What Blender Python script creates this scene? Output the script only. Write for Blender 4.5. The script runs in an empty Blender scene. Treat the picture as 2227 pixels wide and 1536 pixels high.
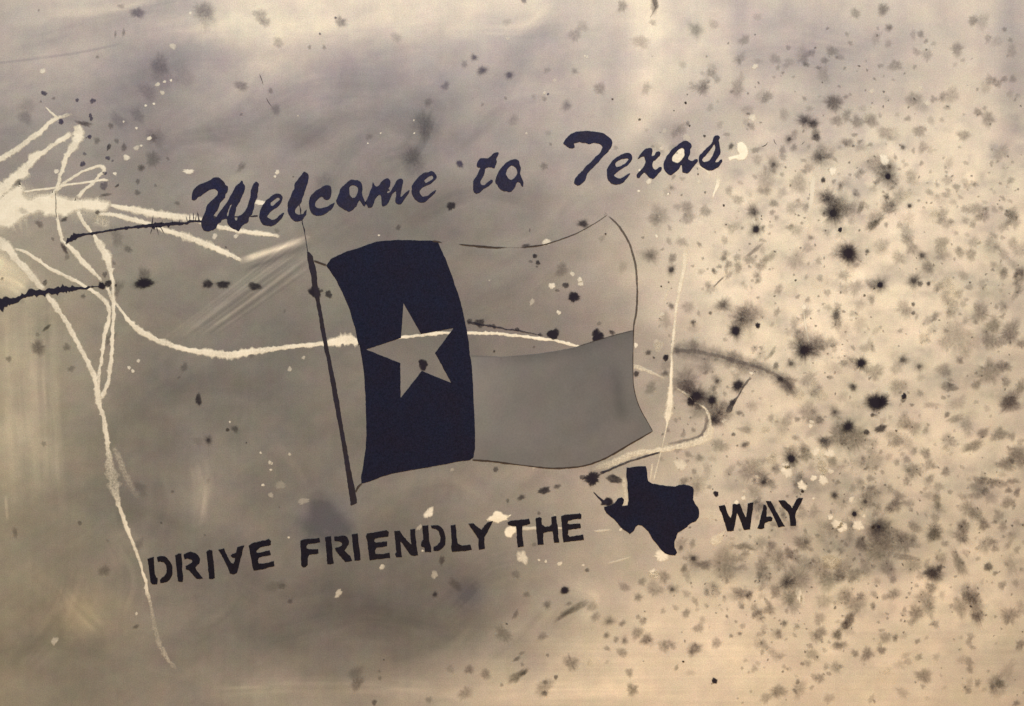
import bpy, math, random
import numpy as np
from mathutils import Vector
from mathutils.geometry import tessellate_polygon, delaunay_2d_cdt
random.seed(7)
rng = np.random.default_rng(11)
sc = bpy.context.scene
COL = sc.collection

# ------------------------------------------------------------------ camera, world, light
# one millimetre of canvas is one pixel of the full-size photograph
def P(x, y, h=0.0):
    return ((x-1113.5)*.001, -h*.001, (768.0-y)*.001)

cam = bpy.data.cameras.new("camera")
cam.sensor_width = 36.0
cam.lens = 36.0*3.2/2.227
cam.clip_end = 50.0
cam_o = bpy.data.objects.new("camera", cam)
COL.objects.link(cam_o)
cam_o.location = (0.0, -3.2, 0.0)
cam_o.rotation_euler = (math.radians(90), 0, 0)
sc.camera = cam_o

w = bpy.data.worlds.new("World")
sc.world = w
w.use_nodes = True
w.node_tree.nodes["Background"].inputs[0].default_value = (.95, .93, 1.0, 1)
w.node_tree.nodes["Background"].inputs[1].default_value = 0.02

def lamp(name, loc, size, power, color):
    d = bpy.data.lights.new(name, 'AREA')
    d.shape = 'DISK'; d.size = size; d.energy = power; d.color = color
    o = bpy.data.objects.new(name, d); COL.objects.link(o)
    o.location = loc
    o.rotation_euler = (-Vector(loc)).to_track_quat('-Z', 'Y').to_euler()
lamp("ceiling_lamp", (0.15, -3.4, 2.3), 1.0, 150.0, (0.97, 1.0, 1.04))
lamp("floor_lamp", (1.0, -3.0, -2.1), 0.7, 78.0, (1.0, 0.60, 0.26))

sc.view_settings.view_transform = 'Standard'
sc.view_settings.look = 'None'
sc.view_settings.exposure = 0.0
sc.view_settings.gamma = 1.0
sc.cycles.transparent_max_bounces = 96
sc.cycles.max_bounces = 4
sc.cycles.use_denoising = False

# ------------------------------------------------------------------ helpers
ROOT_Z = -0.92
def empty(name, parent=None):
    o = bpy.data.objects.new(name, None); COL.objects.link(o)
    o.empty_display_size = .1
    if parent: o.parent = parent
    return o
root = empty("painting")
root.location = (0, 0, ROOT_Z)
root["label"] = "grey and cream canvas painting of a lone star flag with stencilled road sign lettering"
root["category"] = "painting"

def link(name, me, parent, loc=(0, 0, 0), label=None, kind=None, color=None):
    o = bpy.data.objects.new(name, me); COL.objects.link(o)
    o.parent = parent
    off = Vector((0, 0, -ROOT_Z)) if parent is root else Vector((0, 0, 0))
    o.location = Vector(loc)+off
    if label: o["label"] = label
    if kind: o["kind"] = kind
    if color: o.color = color
    return o

def mesh(name, co, faces, mat, alpha=None, colors=None, smooth=True):
    me = bpy.data.meshes.new(name)
    me.from_pydata([tuple(c) for c in co], [], [tuple(f) for f in faces])
    if alpha is not None:
        a = me.attributes.new("alpha", 'FLOAT', 'POINT')
        a.data.foreach_set("value", np.asarray(alpha, np.float32))
    if colors is not None:
        a = me.attributes.new("paint", 'FLOAT_COLOR', 'POINT')
        a.data.foreach_set("color", np.asarray(colors, np.float32).ravel())
    me.materials.append(mat)
    me.polygons.foreach_set("use_smooth", [smooth]*len(me.polygons))
    me.update()
    return me

# ---- value noise in numpy
def vnoise(X, Y, sx, sy, seed, ang=0.0):
    c, s = math.cos(ang), math.sin(ang)
    u = (X*c+Y*s)/sx; v = (-X*s+Y*c)/sy
    iu = np.floor(u).astype(np.int64); iv = np.floor(v).astype(np.int64)
    fu = u-iu; fv = v-iv
    fu = fu*fu*(3-2*fu); fv = fv*fv*(3-2*fv)
    def h(a, b):
        n = (a*374761393+b*668265263+seed*974634777) & 0xffffffff
        n = ((n ^ (n >> 13))*1274126177) & 0xffffffff
        n = n ^ (n >> 16)
        return (n & 0xffff)/65535.0
    return ((h(iu, iv)*(1-fu)+h(iu+1, iv)*fu)*(1-fv)+(h(iu, iv+1)*(1-fu)+h(iu+1, iv+1)*fu)*fv)-.5

def catmull(pts, step=4.0):
    """smooth a list of tuples (x, y, more...) and resample it evenly"""
    p = np.array(pts, float)
    if len(p) == 2:
        n = max(2, int(np.hypot(*(p[1, :2]-p[0, :2]))/step)+1)
        t = np.linspace(0, 1, n)[:, None]
        return p[0]*(1-t)+p[1]*t
    q = np.vstack([2*p[0]-p[1], p, 2*p[-1]-p[-2]])
    out = []
    for i in range(1, len(q)-2):
        n = max(1, int(round(np.hypot(*(q[i+1, :2]-q[i, :2]))/step)))
        for k in range(n):
            t = k/n
            out.append(.5*((2*q[i])+(-q[i-1]+q[i+1])*t+(2*q[i-1]-5*q[i]+4*q[i+1]-q[i+2])*t*t
                           +(-q[i-1]+3*q[i]-3*q[i+1]+q[i+2])*t**3))
    out.append(q[-2])
    return np.array(out)

# ------------------------------------------------------------------ materials
class N:
    def __init__(s, name):
        s.m = bpy.data.materials.new(name); s.m.use_nodes = True
        s.t = s.m.node_tree; s.t.nodes.clear()
        s.out = s.t.nodes.new("ShaderNodeOutputMaterial")
    def n(s, kind, **kw):
        o = s.t.nodes.new("ShaderNode"+kind)
        for k, v in kw.items(): setattr(o, k, v)
        return o
    def l(s, a, b): s.t.links.new(a, b)
    def math(s, op, a, b=None, clamp=False):
        o = s.n("Math", operation=op, use_clamp=clamp)
        for i, v in enumerate((a, b)):
            if v is None: continue
            if isinstance(v, (int, float)): o.inputs[i].default_value = v
            else: s.l(v, o.inputs[i])
        return o.outputs[0]
    def noise(s, scale, detail=2.0, rough=.6, vec=None):
        o = s.n("TexNoise"); o.inputs["Scale"].default_value = scale
        o.inputs["Detail"].default_value = detail; o.inputs["Roughness"].default_value = rough
        if vec is not None: s.l(vec, o.inputs["Vector"])
        return o
    def geo(s): return s.n("NewGeometry").outputs["Position"]
    def mixc(s, a, b, fac, blend='MIX'):
        o = s.n("Mix", data_type='RGBA', blend_type=blend)
        for sock, v in ((o.inputs["Factor"], fac), (o.inputs["A"], a), (o.inputs["B"], b)):
            if isinstance(v, (int, float)): sock.default_value = v
            elif isinstance(v, tuple): sock.default_value = (*v, 1)
            else: s.l(v, sock)
        return [q for q in o.outputs if q.type == 'RGBA'][0]
    def attr(s, name):
        return s.n("Attribute", attribute_name=name)

def weave(k, pos, strength):
    """fine canvas weave under every coat of paint"""
    mx = k.n("Mapping"); mx.inputs["Scale"].default_value = (1, .001, 1); k.l(pos, mx.inputs["Vector"])
    a = k.n("TexWave", wave_type='BANDS', bands_direction='X'); a.inputs["Scale"].default_value = 52; a.inputs["Distortion"].default_value = 1.6; a.inputs["Detail"].default_value = 2; a.inputs["Detail Scale"].default_value = 2.0
    b = k.n("TexWave", wave_type='BANDS', bands_direction='Z'); b.inputs["Scale"].default_value = 52; b.inputs["Distortion"].default_value = 1.6; b.inputs["Detail"].default_value = 2; b.inputs["Detail Scale"].default_value = 2.0
    k.l(mx.outputs[0], a.inputs["Vector"]); k.l(mx.outputs[0], b.inputs["Vector"])
    f = k.noise(700, 3, .7, pos)
    h = k.math('ADD', k.math('MULTIPLY', k.math('ADD', a.outputs["Fac"], b.outputs["Fac"]), .22), f.outputs["Fac"])
    bp = k.n("Bump"); bp.inputs["Strength"].default_value = strength; bp.inputs["Distance"].default_value = .0006
    k.l(h, bp.inputs["Height"])
    return bp.outputs["Normal"]

def grain(k, col, pos, amt):
    """slight uneven pigment: fine specks of warmer, cooler, lighter and darker paint"""
    g = k.noise(330, 3, .75, pos)
    sub = k.n("VectorMath", operation='SUBTRACT'); k.l(g.outputs["Color"], sub.inputs[0]); sub.inputs[1].default_value = (.5, .5, .5)
    ml = k.n("VectorMath", operation='SCALE'); k.l(sub.outputs[0], ml.inputs[0]); ml.inputs["Scale"].default_value = amt*.45
    lum = k.noise(390, 2, .8, pos); lv = k.math('ADD', k.math('MULTIPLY', k.math('SUBTRACT', lum.outputs["Fac"], .5), amt*1.5), 1.0)
    ad = k.n("VectorMath", operation='ADD'); k.l(ml.outputs[0], ad.inputs[0]); k.l(lv, ad.inputs[1])
    return k.mixc(col, ad.outputs[0], 1.0, 'MULTIPLY')

def paint_material(name, base=None, alpha=None, rough=.62, spec=.05, bump=.12, grain_amt=.35,
                   edge=0.0, edge_scale=260, use_obj=False, tone2=None, tone_scale=14):
    """base: colour tuple or None = vertex paint; alpha: None opaque, 'attr' from the mesh, or a number"""
    k = N(name)
    pos = k.geo()
    bs = k.n("BsdfPrincipled")
    bs.inputs["Roughness"].default_value = rough
    bs.inputs["Specular IOR Level"].default_value = spec
    if use_obj:
        oi = k.n("ObjectInfo"); col = oi.outputs["Color"]
    elif base is None:
        col = k.attr("paint").outputs["Color"]
    elif tone2 is not None:
        nz = k.noise(tone_scale, 4, .65, pos)
        rm = k.n("MapRange"); rm.inputs["From Min"].default_value = .35; rm.inputs["From Max"].default_value = .65; k.l(nz.outputs["Fac"], rm.inputs["Value"])
        col = k.mixc(base, tone2, rm.outputs[0])
    else:
        rgb = k.n("RGB"); rgb.outputs[0].default_value = (*base, 1); col = rgb.outputs[0]
    k.l(grain(k, col, pos, grain_amt), bs.inputs["Base Color"])
    k.l(weave(k, pos, bump), bs.inputs["Normal"])
    if alpha is None:
        k.l(bs.outputs[0], k.out.inputs[0]); return k.m
    a = k.attr("alpha").outputs["Fac"] if alpha == 'attr' else None
    if a is None:
        v = k.n("Value"); v.outputs[0].default_value = alpha; a = v.outputs[0]
    if use_obj:
        a = k.math('MULTIPLY', a, oi.outputs["Alpha"])
    if edge:
        nz = k.noise(edge_scale, 3, .7, pos)
        m = k.math('MULTIPLY', k.math('SUBTRACT', nz.outputs["Fac"], .5), edge)
        # the noise bites most where the coat is half thin
        thin = k.math('MULTIPLY', k.math('MULTIPLY', a, k.math('SUBTRACT', 1.0, a)), 4.0)
        a = k.math('ADD', a, k.math('MULTIPLY', m, thin), True)
    tr = k.n("BsdfTransparent"); mx = k.n("MixShader")
    k.l(a, mx.inputs[0]); k.l(tr.outputs[0], mx.inputs[1]); k.l(bs.outputs[0], mx.inputs[2])
    k.l(mx.outputs[0], k.out.inputs[0])
    return k.m

CREAM = np.array([.782, .702, .548]); GREY = np.array([.178, .170, .152])
M_canvas = paint_material("canvas_paint", None, bump=.14, grain_amt=.60)
M_navy = paint_material("navy_paint", (.0105, .0130, .030), bump=.1, grain_amt=1.5, tone2=(.0125, .0120, .025))
M_script = paint_material("script_paint", (.019, .021, .052), bump=.1, grain_amt=1.2, tone2=(.025, .023, .040), tone_scale=30)
M_black = paint_material("stencil_paint", (.011, .0105, .019), bump=.1, grain_amt=1.2, tone2=(.014, .012, .016), tone_scale=30)
M_line = paint_material("line_paint", (.055, .042, .035), 'attr', grain_amt=.4, edge=.7)
M_strand = paint_material("cream_paint", (.92, .865, .69), 'attr', bump=.35, grain_amt=.25, edge=1.5, edge_scale=240, tone2=(.83, .77, .60), tone_scale=45)
M_drop = paint_material("cream_drop_paint", (.86, .81, .66), 'attr', bump=.2, grain_amt=.16, edge=.35, edge_scale=260)
M_ink = paint_material("ink_wash", None, 'attr', use_obj=True, grain_amt=.3, edge=.55, edge_scale=170)
M_inkline = paint_material("ink_line_paint", (.024, .022, .036), 'attr', grain_amt=.5, edge=.8, edge_scale=300)
M_smear = paint_material("grey_smear_paint", (.13, .115, .115), 'attr', grain_amt=.3, edge=.7, edge_scale=90)
M_wash = paint_material("thin_wash", (.30, .29, .28), 'attr', grain_amt=.3)

# ------------------------------------------------------------------ canvas
DENS = [
 [0.31,0.30,0.29,0.17,0.10,0.13,0.18,0.19,0.24,0.14,0.16,0.29,0.26,0.28,0.26,0.32],
 [0.44,0.42,0.59,0.46,0.36,0.45,0.53,0.49,0.42,0.26,0.22,0.32,0.39,0.32,0.17,0.36],
 [0.63,0.58,0.70,0.61,0.62,0.73,0.78,0.66,0.52,0.34,0.34,0.28,0.26,0.13,0.10,0.18],
 [0.55,0.62,0.66,0.66,0.74,0.84,0.91,0.81,0.70,0.49,0.21,0.16,0.16,0.08,0.05,0.14],
 [0.43,0.65,0.70,0.75,0.80,0.90,0.96,0.88,0.77,0.46,0.14,0.11,0.11,0.08,0.06,0.18],
 [0.44,0.64,0.86,0.88,0.93,0.96,0.94,0.98,0.89,0.58,0.20,0.10,0.11,0.10,0.17,0.23],
 [0.40,0.64,0.90,0.90,0.95,0.96,0.98,0.99,0.93,0.67,0.38,0.21,0.18,0.11,0.18,0.26],
 [0.52,0.67,0.88,0.80,0.93,0.92,0.86,0.75,0.63,0.47,0.32,0.27,0.24,0.16,0.20,0.29],
 [0.70,0.80,0.86,0.91,0.94,1.00,1.01,0.85,0.66,0.45,0.31,0.26,0.30,0.26,0.17,0.26],
 [0.64,0.69,0.75,0.85,0.98,1.04,1.09,0.91,0.57,0.25,0.12,0.11,0.17,0.16,0.17,0.26],
 [0.58,0.65,0.68,0.71,0.62,0.66,0.59,0.32,0.18,0.18,0.14,0.13,0.17,0.20,0.22,0.34],
]
DENS = np.array(DENS)
MARG = 150
GS = 3.0
gx = np.arange(-MARG, 2227+MARG+1, GS); gy = np.arange(-MARG, 1536+MARG+1, GS)
GX, GY = np.meshgrid(gx, gy)

def cubic_axis(n, u):
    u = np.clip(u, 0, n-1.0001)
    i = np.floor(u).astype(int); t = u-i
    W = np.zeros((len(u), n))
    w4 = (-.5*t+t*t-.5*t**3, 1-2.5*t*t+1.5*t**3, .5*t+2*t*t-1.5*t**3, -.5*t*t+.5*t**3)
    for k in range(4):
        j = np.clip(i+k-1, 0, n-1)
        W[np.arange(len(u)), j] += w4[k]
    return W
def dens_base(x, y):
    wobx = 0
    return cubic_axis(DENS.shape[0], y/150.0) @ DENS @ cubic_axis(DENS.shape[1], x/150.0).T
D = dens_base(gx, gy)

def stroke(pts, width, dd, soft=1.0, bristle=0.0, seed=1):
    """one brush stroke on the wet ground: adds grey (dd>0) or cream (dd<0)"""
    c = catmull([(*p, width) if len(p) == 2 else p for p in pts], 12)
    x0, x1 = c[:, 0].min()-c[:, 2].max()*2, c[:, 0].max()+c[:, 2].max()*2
    y0, y1 = c[:, 1].min()-c[:, 2].max()*2, c[:, 1].max()+c[:, 2].max()*2
    ix = np.where((gx >= x0) & (gx <= x1))[0]; iy = np.where((gy >= y0) & (gy <= y1))[0]
    if len(ix) == 0 or len(iy) == 0: return
    sl = np.s_[iy[0]:iy[-1]+1, ix[0]:ix[-1]+1]
    X = GX[sl]; Y = GY[sl]
    best = np.full(X.shape, 9e9); S = np.zeros(X.shape); TT = np.zeros(X.shape)
    L = 0.0; tot = np.sum(np.hypot(*np.diff(c[:, :2], axis=0).T))+1e-6
    for a, b in zip(c[:-1], c[1:]):
        d = b[:2]-a[:2]; ln = np.hypot(*d)+1e-9
        t = np.clip(((X-a[0])*d[0]+(Y-a[1])*d[1])/ln**2, 0, 1)
        wd = a[2]*(1-t)+b[2]*t
        ex = X-(a[0]+t*d[0]); ey = Y-(a[1]+t*d[1])
        q = np.hypot(ex, ey)/(wd*.5)
        m = q < best
        best = np.where(m, q, best)
        S = np.where(m, np.sign(ex*d[1]-ey*d[0])*q, S)
        TT = np.where(m, (L+t*ln)/tot, TT)
        L += ln
    prof = np.clip(1-best**2/ (1+soft), 0, 1)**(1+soft*.8)
    ends = np.clip(np.minimum(TT, 1-TT)*7, 0, 1)
    f = prof*(.35+.65*ends)
    if bristle:
        f = f*np.clip(1+bristle*3.2*vnoise(S*width*.5+seed*170.3, TT*tot/90.0, 6.0, 1.0, seed), 0, 2.4)
    D[sl] += dd*f

# vertical edge of an earlier coat, upper right of centre
stroke([(1402, -60), (1398, 120), (1396, 330)], 110, -.17, 1.4, .05, 3)
stroke([(1335, -20), (1345, 150), (1340, 300)], 70, .07, 1, .1, 4)
stroke([(1600, -60), (1606, 90), (1612, 190)], 40, .10, 1, .1, 5)
# sweeping strokes along the top
stroke([(40, 95), (180, 55), (330, 18), (470, -10)], 56, .11, 1, .25, 6)
stroke([(-40, 142), (150, 118), (262, 96)], 6, .16, .6)
stroke([(300, 70), (420, 62), (520, 60)], 60, -.12, 1, .15, 7)
stroke([(110, 30), (230, 22), (330, 0)], 24, -.12, 1, .15, 8)
stroke([(520, 60), (760, 70), (1000, 52)], 70, -.10, 1, .12, 9)
stroke([(280, 190), (380, 130), (520, 128)], 60, .10, 1, .15, 10)
stroke([(620, 330), (720, 270), (760, 150), (740, 120)], 60, .07, 1, .5, 12)
stroke([(830, 360), (900, 330), (940, 240)], 60, .13, 1, .5, 13)
stroke([(960, 330), (1060, 250), (1120, 130), (1190, 60)], 50, .10, 1, .15, 14)
stroke([(980, 68), (1100, 66), (1160, 48), (1190, 20)], 30, -.12, 1, .1, 15)
stroke([(990, 66), (1130, 74), (1220, 60)], 24, .08, 1, .4, 16)
stroke([(400, 300), (560, 280), (700, 292)], 60, .05, 1, .5, 17)
stroke([(1500, 330), (1430, 280), (1380, 360)], 44, .16, 1, 0, 18)
stroke([(1560, 120), (1720, 100), (1900, 130)], 90, .09, 1, .4, 19)
stroke([(2195, -20), (2200, 160), (2190, 330)], 60, .12, 1, .1, 20)
# smoky cross-brushed passages
for i, (a, m, e, wd, dd) in enumerate((((540, 250), (700, 190), (900, 190), 110, .07), ((600, 330), (780, 250), (930, 300), 90, .06), ((690, 430), (760, 330), (850, 280), 60, .08),
        ((990, 300), (1080, 220), (1230, 190), 60, -.08), ((430, 260), (520, 210), (600, 120), 60, -.07), ((330, 330), (430, 300), (540, 320), 60, .06),
        ((900, 470), (1020, 420), (1150, 440), 70, .08), ((1060, 560), (1180, 500), (1260, 420), 60, -.07), ((1010, 660), (1130, 620), (1220, 560), 70, .06),
        ((300, 640), (420, 690), (560, 640), 70, .05), ((320, 880), (470, 840), (620, 870), 90, .06), ((540, 930), (600, 1010), (590, 1090), 60, -.07),
        ((330, 1000), (360, 1090), (340, 1180), 60, .07), ((240, 1080), (260, 1150), (330, 1230), 50, -.07), ((480, 1230), (600, 1290), (760, 1270), 80, .06),
        ((640, 1370), (800, 1330), (1000, 1370), 90, .08), ((820, 1440), (960, 1400), (1050, 1330), 60, .07), ((1040, 1420), (1130, 1360), (1200, 1300), 60, -.08),
        ((60, 1240), (120, 1290), (150, 1380), 60, -.06), ((20, 1420), (110, 1400), (230, 1440), 60, .05), ((280, 1440), (380, 1470), (500, 1450), 50, -.06),
        ((1090, 1060), (1180, 1010), (1290, 1060), 60, -.07), ((860, 1060), (960, 1040), (1040, 1080), 50, -.06), ((230, 1160), (300, 1120), (400, 1140), 40, .06))):
    stroke([a, m, e], wd, dd*1.25, 1.1, .22, 110+i)
    stroke([(a[0]+18, a[1]+wd*.35), (m[0]+10, m[1]+wd*.3), (e[0]-20, e[1]+wd*.28)], wd*.35, -dd*.8, 1, .2, 140+i)
# brush fan beside the flagpole
for i in range(17):
    t = i/16.0
    a = (362+118*t+random.uniform(-8, 8), 735-12*t); b = (648+26*t, 515+70*t+random.uniform(-6, 6))
    stroke([a, ((a[0]+b[0])/2, (a[1]+b[1])/2+random.uniform(-4, 4)), b], random.uniform(4, 12), random.choice((-.16, -.11, .10, -.07)), .7, .3, 30+i)
stroke([(528, 566), (600, 542), (668, 519)], 17, -.52, .6, .5, 50)
stroke([(540, 588), (610, 560), (668, 534)], 16, .22, .7, .4, 51)
# vertical drags down the left edge
for i, (x, wd, dd) in enumerate(((18, 14, -.10), (42, 10, .07), (64, 16, -.13), (88, 9, .06), (104, 10, .13), (118, 14, -.10), (134, 12, .05), (8, 16, -.06))):
    stroke([(x-4, 640), (x+2, 860), (x+16, 1110)], wd*1.3, dd*.5, 1, .3, 60+i)
stroke([(90, 760), (102, 900), (112, 1060)], 60, -.10, 1, .5, 71)
stroke([(40, 680), (46, 860), (60, 980)], 90, -.10, 1, .3, 72)
stroke([(-30, 590), (20, 600), (62, 628)], 66, -.42, 1, .2, 98)
stroke([(-20, 560), (10, 575)], 40, -.3, 1, 0, 99)
stroke([(432, 1010), (440, 1060), (432, 1130)], 40, -.20, .9, .5, 73)
stroke([(12, 1080), (16, 1130)], 6, -.25, .8)
stroke([(600, 960), (640, 1010), (668, 1060)], 26, -.05, .9, .5, 74)
stroke([(140, 1290), (180, 1340), (215, 1375)], 70, -.14, 1, .4, 75)
stroke([(250, 1180), (290, 1260), (270, 1330)], 60, -.08, 1, .5, 76)
stroke([(40, 1440), (130, 1330), (160, 1230)], 90, .07, 1, .5, 77)
stroke([(330, 1310), (390, 1300), (440, 1290)], 30, .07, 1, .4, 78)
stroke([(420, 1390), (500, 1330), (540, 1260)], 60, .06, 1, .5, 79)
# bruise-coloured smear above the second word
stroke([(694, 1084), (688, 1125), (676, 1165)], 40, .32, 1.6, .2, 80)
stroke([(696, 1095), (725, 1130), (762, 1165)], 46, .30, 1.6, .2, 81)
stroke([(690, 1160), (740, 1162)], 70, .24, 1.8, .2, 82)
stroke([(640, 1130), (660, 1140)], 24, .10, 1)
stroke([(1010, 1285), (1026, 1300)], 60, .30, 1, .3, 83)
stroke([(960, 1330), (1060, 1250), (1120, 1230)], 80, .08, 1, .5, 84)
stroke([(560, 1400), (760, 1350), (960, 1390)], 110, .05, 1, .4, 85)
stroke([(430, 1500), (700, 1492), (1000, 1505)], 40, -.10, 1, .5, 86)
stroke([(930, 1530), (1200, 1505), (1500, 1500)], 50, -.12, 1, .4, 87)
stroke([(1240, 1270), (1300, 1300), (1270, 1360)], 50, -.14, 1, .3, 88)
# light and grey passages among the blots on the right
stroke([(1700, 1010), (1800, 1080), (1780, 1170)], 110, .06, 1, .12, 90)
stroke([(1400, 760), (1500, 790), (1560, 800)], 90, .13, 1, .12, 91)
stroke([(1860, 1150), (1930, 1190), (2040, 1150)], 110, .16, 1, .12, 92)
stroke([(1820, 1170), (1900, 1220), (1960, 1250)], 80, .10, 1, .12, 93)
stroke([(1780, 900), (1850, 950), (1890, 980)], 80, .14, 1, .12, 94)
stroke([(1480, 1230), (1580, 1235), (1700, 1260)], 70, .13, 1, .12, 95)
stroke([(1900, 360), (1930, 380), (1960, 400)], 60, .07, 1, .12, 96)
stroke([(2060, 740), (2110, 720), (2180, 730)], 60, .10, 1, .12, 97)

D += .12*vnoise(GX, GY, 190, 120, 1)*1.25+.085*vnoise(GX, GY, 75, 50, 2, .35)+.06*vnoise(GX, GY, 30, 24, 3)+.04*vnoise(GX, GY, 13, 11, 31)+.035*vnoise(GX, GY, 6.5, 6.5, 32)
D += .018*vnoise(GX, GY, 80, 3.6, 33)+.018*vnoise(GX, GY, 3.6, 80, 34)
left = np.clip((1250-GX)/400, 0, 1)
up = np.clip((520-GY)/260, 0, 1); low = np.clip((GY-640)/260, 0, 1)
D += left*up*.05*vnoise(GX, GY, 200, 14, 4, -.22)
D += left*low*(.13*vnoise(GX, GY, 150, 105, 35, .5)+.08*vnoise(GX, GY, 62, 44, 36, -.5))
D += left*low*.035*vnoise(GX, GY, 9, 240, 5, .05)
D += left*.035*vnoise(GX, GY, 160, 12, 6, -.62)
D += (1-left)*.10*vnoise(GX, GY, 46, 34, 7, -.5)
D += (1-left)*np.clip((GY-1250)/150, 0, 1)*.07*vnoise(GX, GY, 320, 4, 8, .0)
D += np.clip((330-GY)/200, 0, 1)*.02*vnoise(GX, GY, 7, 260, 9)
# clouded stains between the blots on the right
cl = np.clip((GX-1400)/260, 0, 1)*np.clip((GY-170)/160, 0, 1)*np.clip((1480-GY)/200, .15, 1)
D += cl*.22*np.clip(vnoise(GX, GY, 60, 46, 41)+.1, 0, 1)*(1+1.3*vnoise(GX, GY, 11, 11, 42))
D += cl*.26*np.clip(vnoise(GX, GY, 24, 20, 43)+.02, 0, 1)*(1+1.3*vnoise(GX, GY, 7, 7, 44))
D -= cl*.12*np.clip(vnoise(GX, GY, 34, 30, 45)-.08, 0, 1)
D -= cl*.03
D = np.clip(D, -.12, 1.3)
RGB = CREAM[None, None, :]**(1-D[..., None])*GREY[None, None, :]**D[..., None]
# drifting tints in the grey: violet, green, ochre
tint = np.stack([vnoise(GX, GY, 42, 34, 21)+.7*vnoise(GX, GY, 14, 14, 22), vnoise(GX, GY, 40, 36, 23)+.7*vnoise(GX, GY, 15, 13, 24),
                 vnoise(GX, GY, 44, 32, 25)+.7*vnoise(GX, GY, 13, 15, 26)], -1)
RGB *= 1+.055*tint*(.5+.6*np.clip(D, 0, 1))[..., None]
violet = np.clip((560-GY)/460, 0, 1)*np.clip(D*1.6, 0, 1)
RGB *= 1+violet[..., None]*np.array([-.01, -.02, .17])
bru = np.exp(-((GX-712)/60)**2-((GY-1130)/50)**2)+.8*np.exp(-((GX-1024)/40)**2-((GY-1295)/26)**2)
RGB *= 1+bru[..., None]*np.array([-.03, -.03, .16])
och = np.exp(-((GX-175)/110)**2-((GY-1330)/70)**2)
RGB *= 1+och[..., None]*np.array([.05, .0, -.10])
cen = np.exp(-((GX-1200)/260)**2-((GY-780)/330)**2)
RGB *= 1+cen[..., None]*np.array([.025, -.02, .01])
oliv = np.clip((420-GX)/420, 0, 1)*np.clip((GY-380)/300, 0, 1)
RGB *= 1+oliv[..., None]*np.array([.02, .01, -.10])
RGB = np.clip(RGB, .02, .85)

def canvas_mesh():
    ny, nx = GX.shape
    n = nx*ny
    co = np.empty((n, 3), np.float32)
    co[:, 0] = (GX.ravel()-1113.5)*.001; co[:, 1] = 0; co[:, 2] = (768-GY.ravel())*.001
    idx = np.arange(n).reshape(ny, nx)
    q = np.stack([idx[1:, :-1], idx[1:, 1:], idx[:-1, 1:], idx[:-1, :-1]], -1).reshape(-1, 4)
    # turned-over edge and back of the stretched canvas
    ring = np.concatenate([idx[0, :], idx[1:, -1], idx[-1, -2::-1], idx[-2:0:-1, 0]])
    bk = co[ring].copy(); bk[:, 1] = .038
    allco = np.vstack([co, bk])
    r2 = n+np.arange(len(ring))
    sq = np.stack([ring, np.roll(ring, -1), np.roll(r2, -1), r2], -1)
    quads = np.vstack([q, sq]).astype(np.int32)
    me = bpy.data.meshes.new("canvas")
    me.vertices.add(len(allco)); me.vertices.foreach_set("co", allco.ravel())
    me.loops.add(quads.size); me.loops.foreach_set("vertex_index", quads.ravel())
    me.polygons.add(len(quads))
    me.polygons.foreach_set("loop_start", np.arange(0, quads.size, 4, dtype=np.int32))
    a = me.attributes.new("paint", 'FLOAT_COLOR', 'POINT')
    c = np.ones((len(allco), 4), np.float32)
    c[:n, :3] = RGB.reshape(-1, 3); c[n:, :3] = RGB.reshape(-1, 3)[ring]
    a.data.foreach_set("color", c.ravel())
    me.materials.append(M_canvas)
    me.update(calc_edges=True)
    return me
link("canvas", canvas_mesh(), root)
def sample(x, y):
    i = int(np.clip(round((x+MARG)/GS), 0, len(gx)-1)); j = int(np.clip(round((y+MARG)/GS), 0, len(gy)-1))
    return RGB[j, i]

# ------------------------------------------------------------------ painted lettering
def ragged(poly, amp, step=3.5, smooth=False, closed=True):
    """resample an outline and roughen it the way a loaded brush leaves it"""
    p = np.array(poly, float)
    if smooth:
        q = np.vstack([p[-1], p, p[0], p[1]])
        out = []
        for i in range(1, len(p)+1):
            n = max(1, int(round(np.hypot(*(q[i+1]-q[i]))/step)))
            for k in range(n):
                t = k/n
                out.append(.5*((2*q[i])+(-q[i-1]+q[i+1])*t+(2*q[i-1]-5*q[i]+4*q[i+1]-q[i+2])*t*t
                               +(-q[i-1]+3*q[i]-3*q[i+1]+q[i+2])*t**3))
    else:
        out = []
        for a, b in zip(p, np.roll(p, -1, 0)):
            n = max(1, int(round(np.hypot(*(b-a))/step)))
            out += [a+(b-a)*k/n for k in range(n)]
    o = np.array(out)
    j = rng.normal(0, 1, o.shape)
    j = .6*j+.4*np.roll(j, 1, 0)
    return o+amp*j

def flat(polys, h, name, mat, parent, label=None, amp=.6, smooth=False, step=3.5):
    """polys: list of islands, each a list of loops (outline, holes)"""
    co = []; faces = []
    for isl in polys:
        loops = [ragged(l, amp, step, smooth) for l in isl]
        vs = [[Vector((x, y, 0)) for x, y in l] for l in loops]
        base = len(co)
        for l in loops:
            co += [P(x, y, h) for x, y in l]
        for t in tessellate_polygon(vs):
            a, b, c = (np.concatenate(loops)[i] for i in t)
            cr = (b[0]-a[0])*(c[1]-a[1])-(b[1]-a[1])*(c[0]-a[0])
            t = [base+i for i in t]
            faces.append(t if cr < 0 else t[::-1])
    return link(name, mesh(name, co, faces, mat), parent, label=label)

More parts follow.
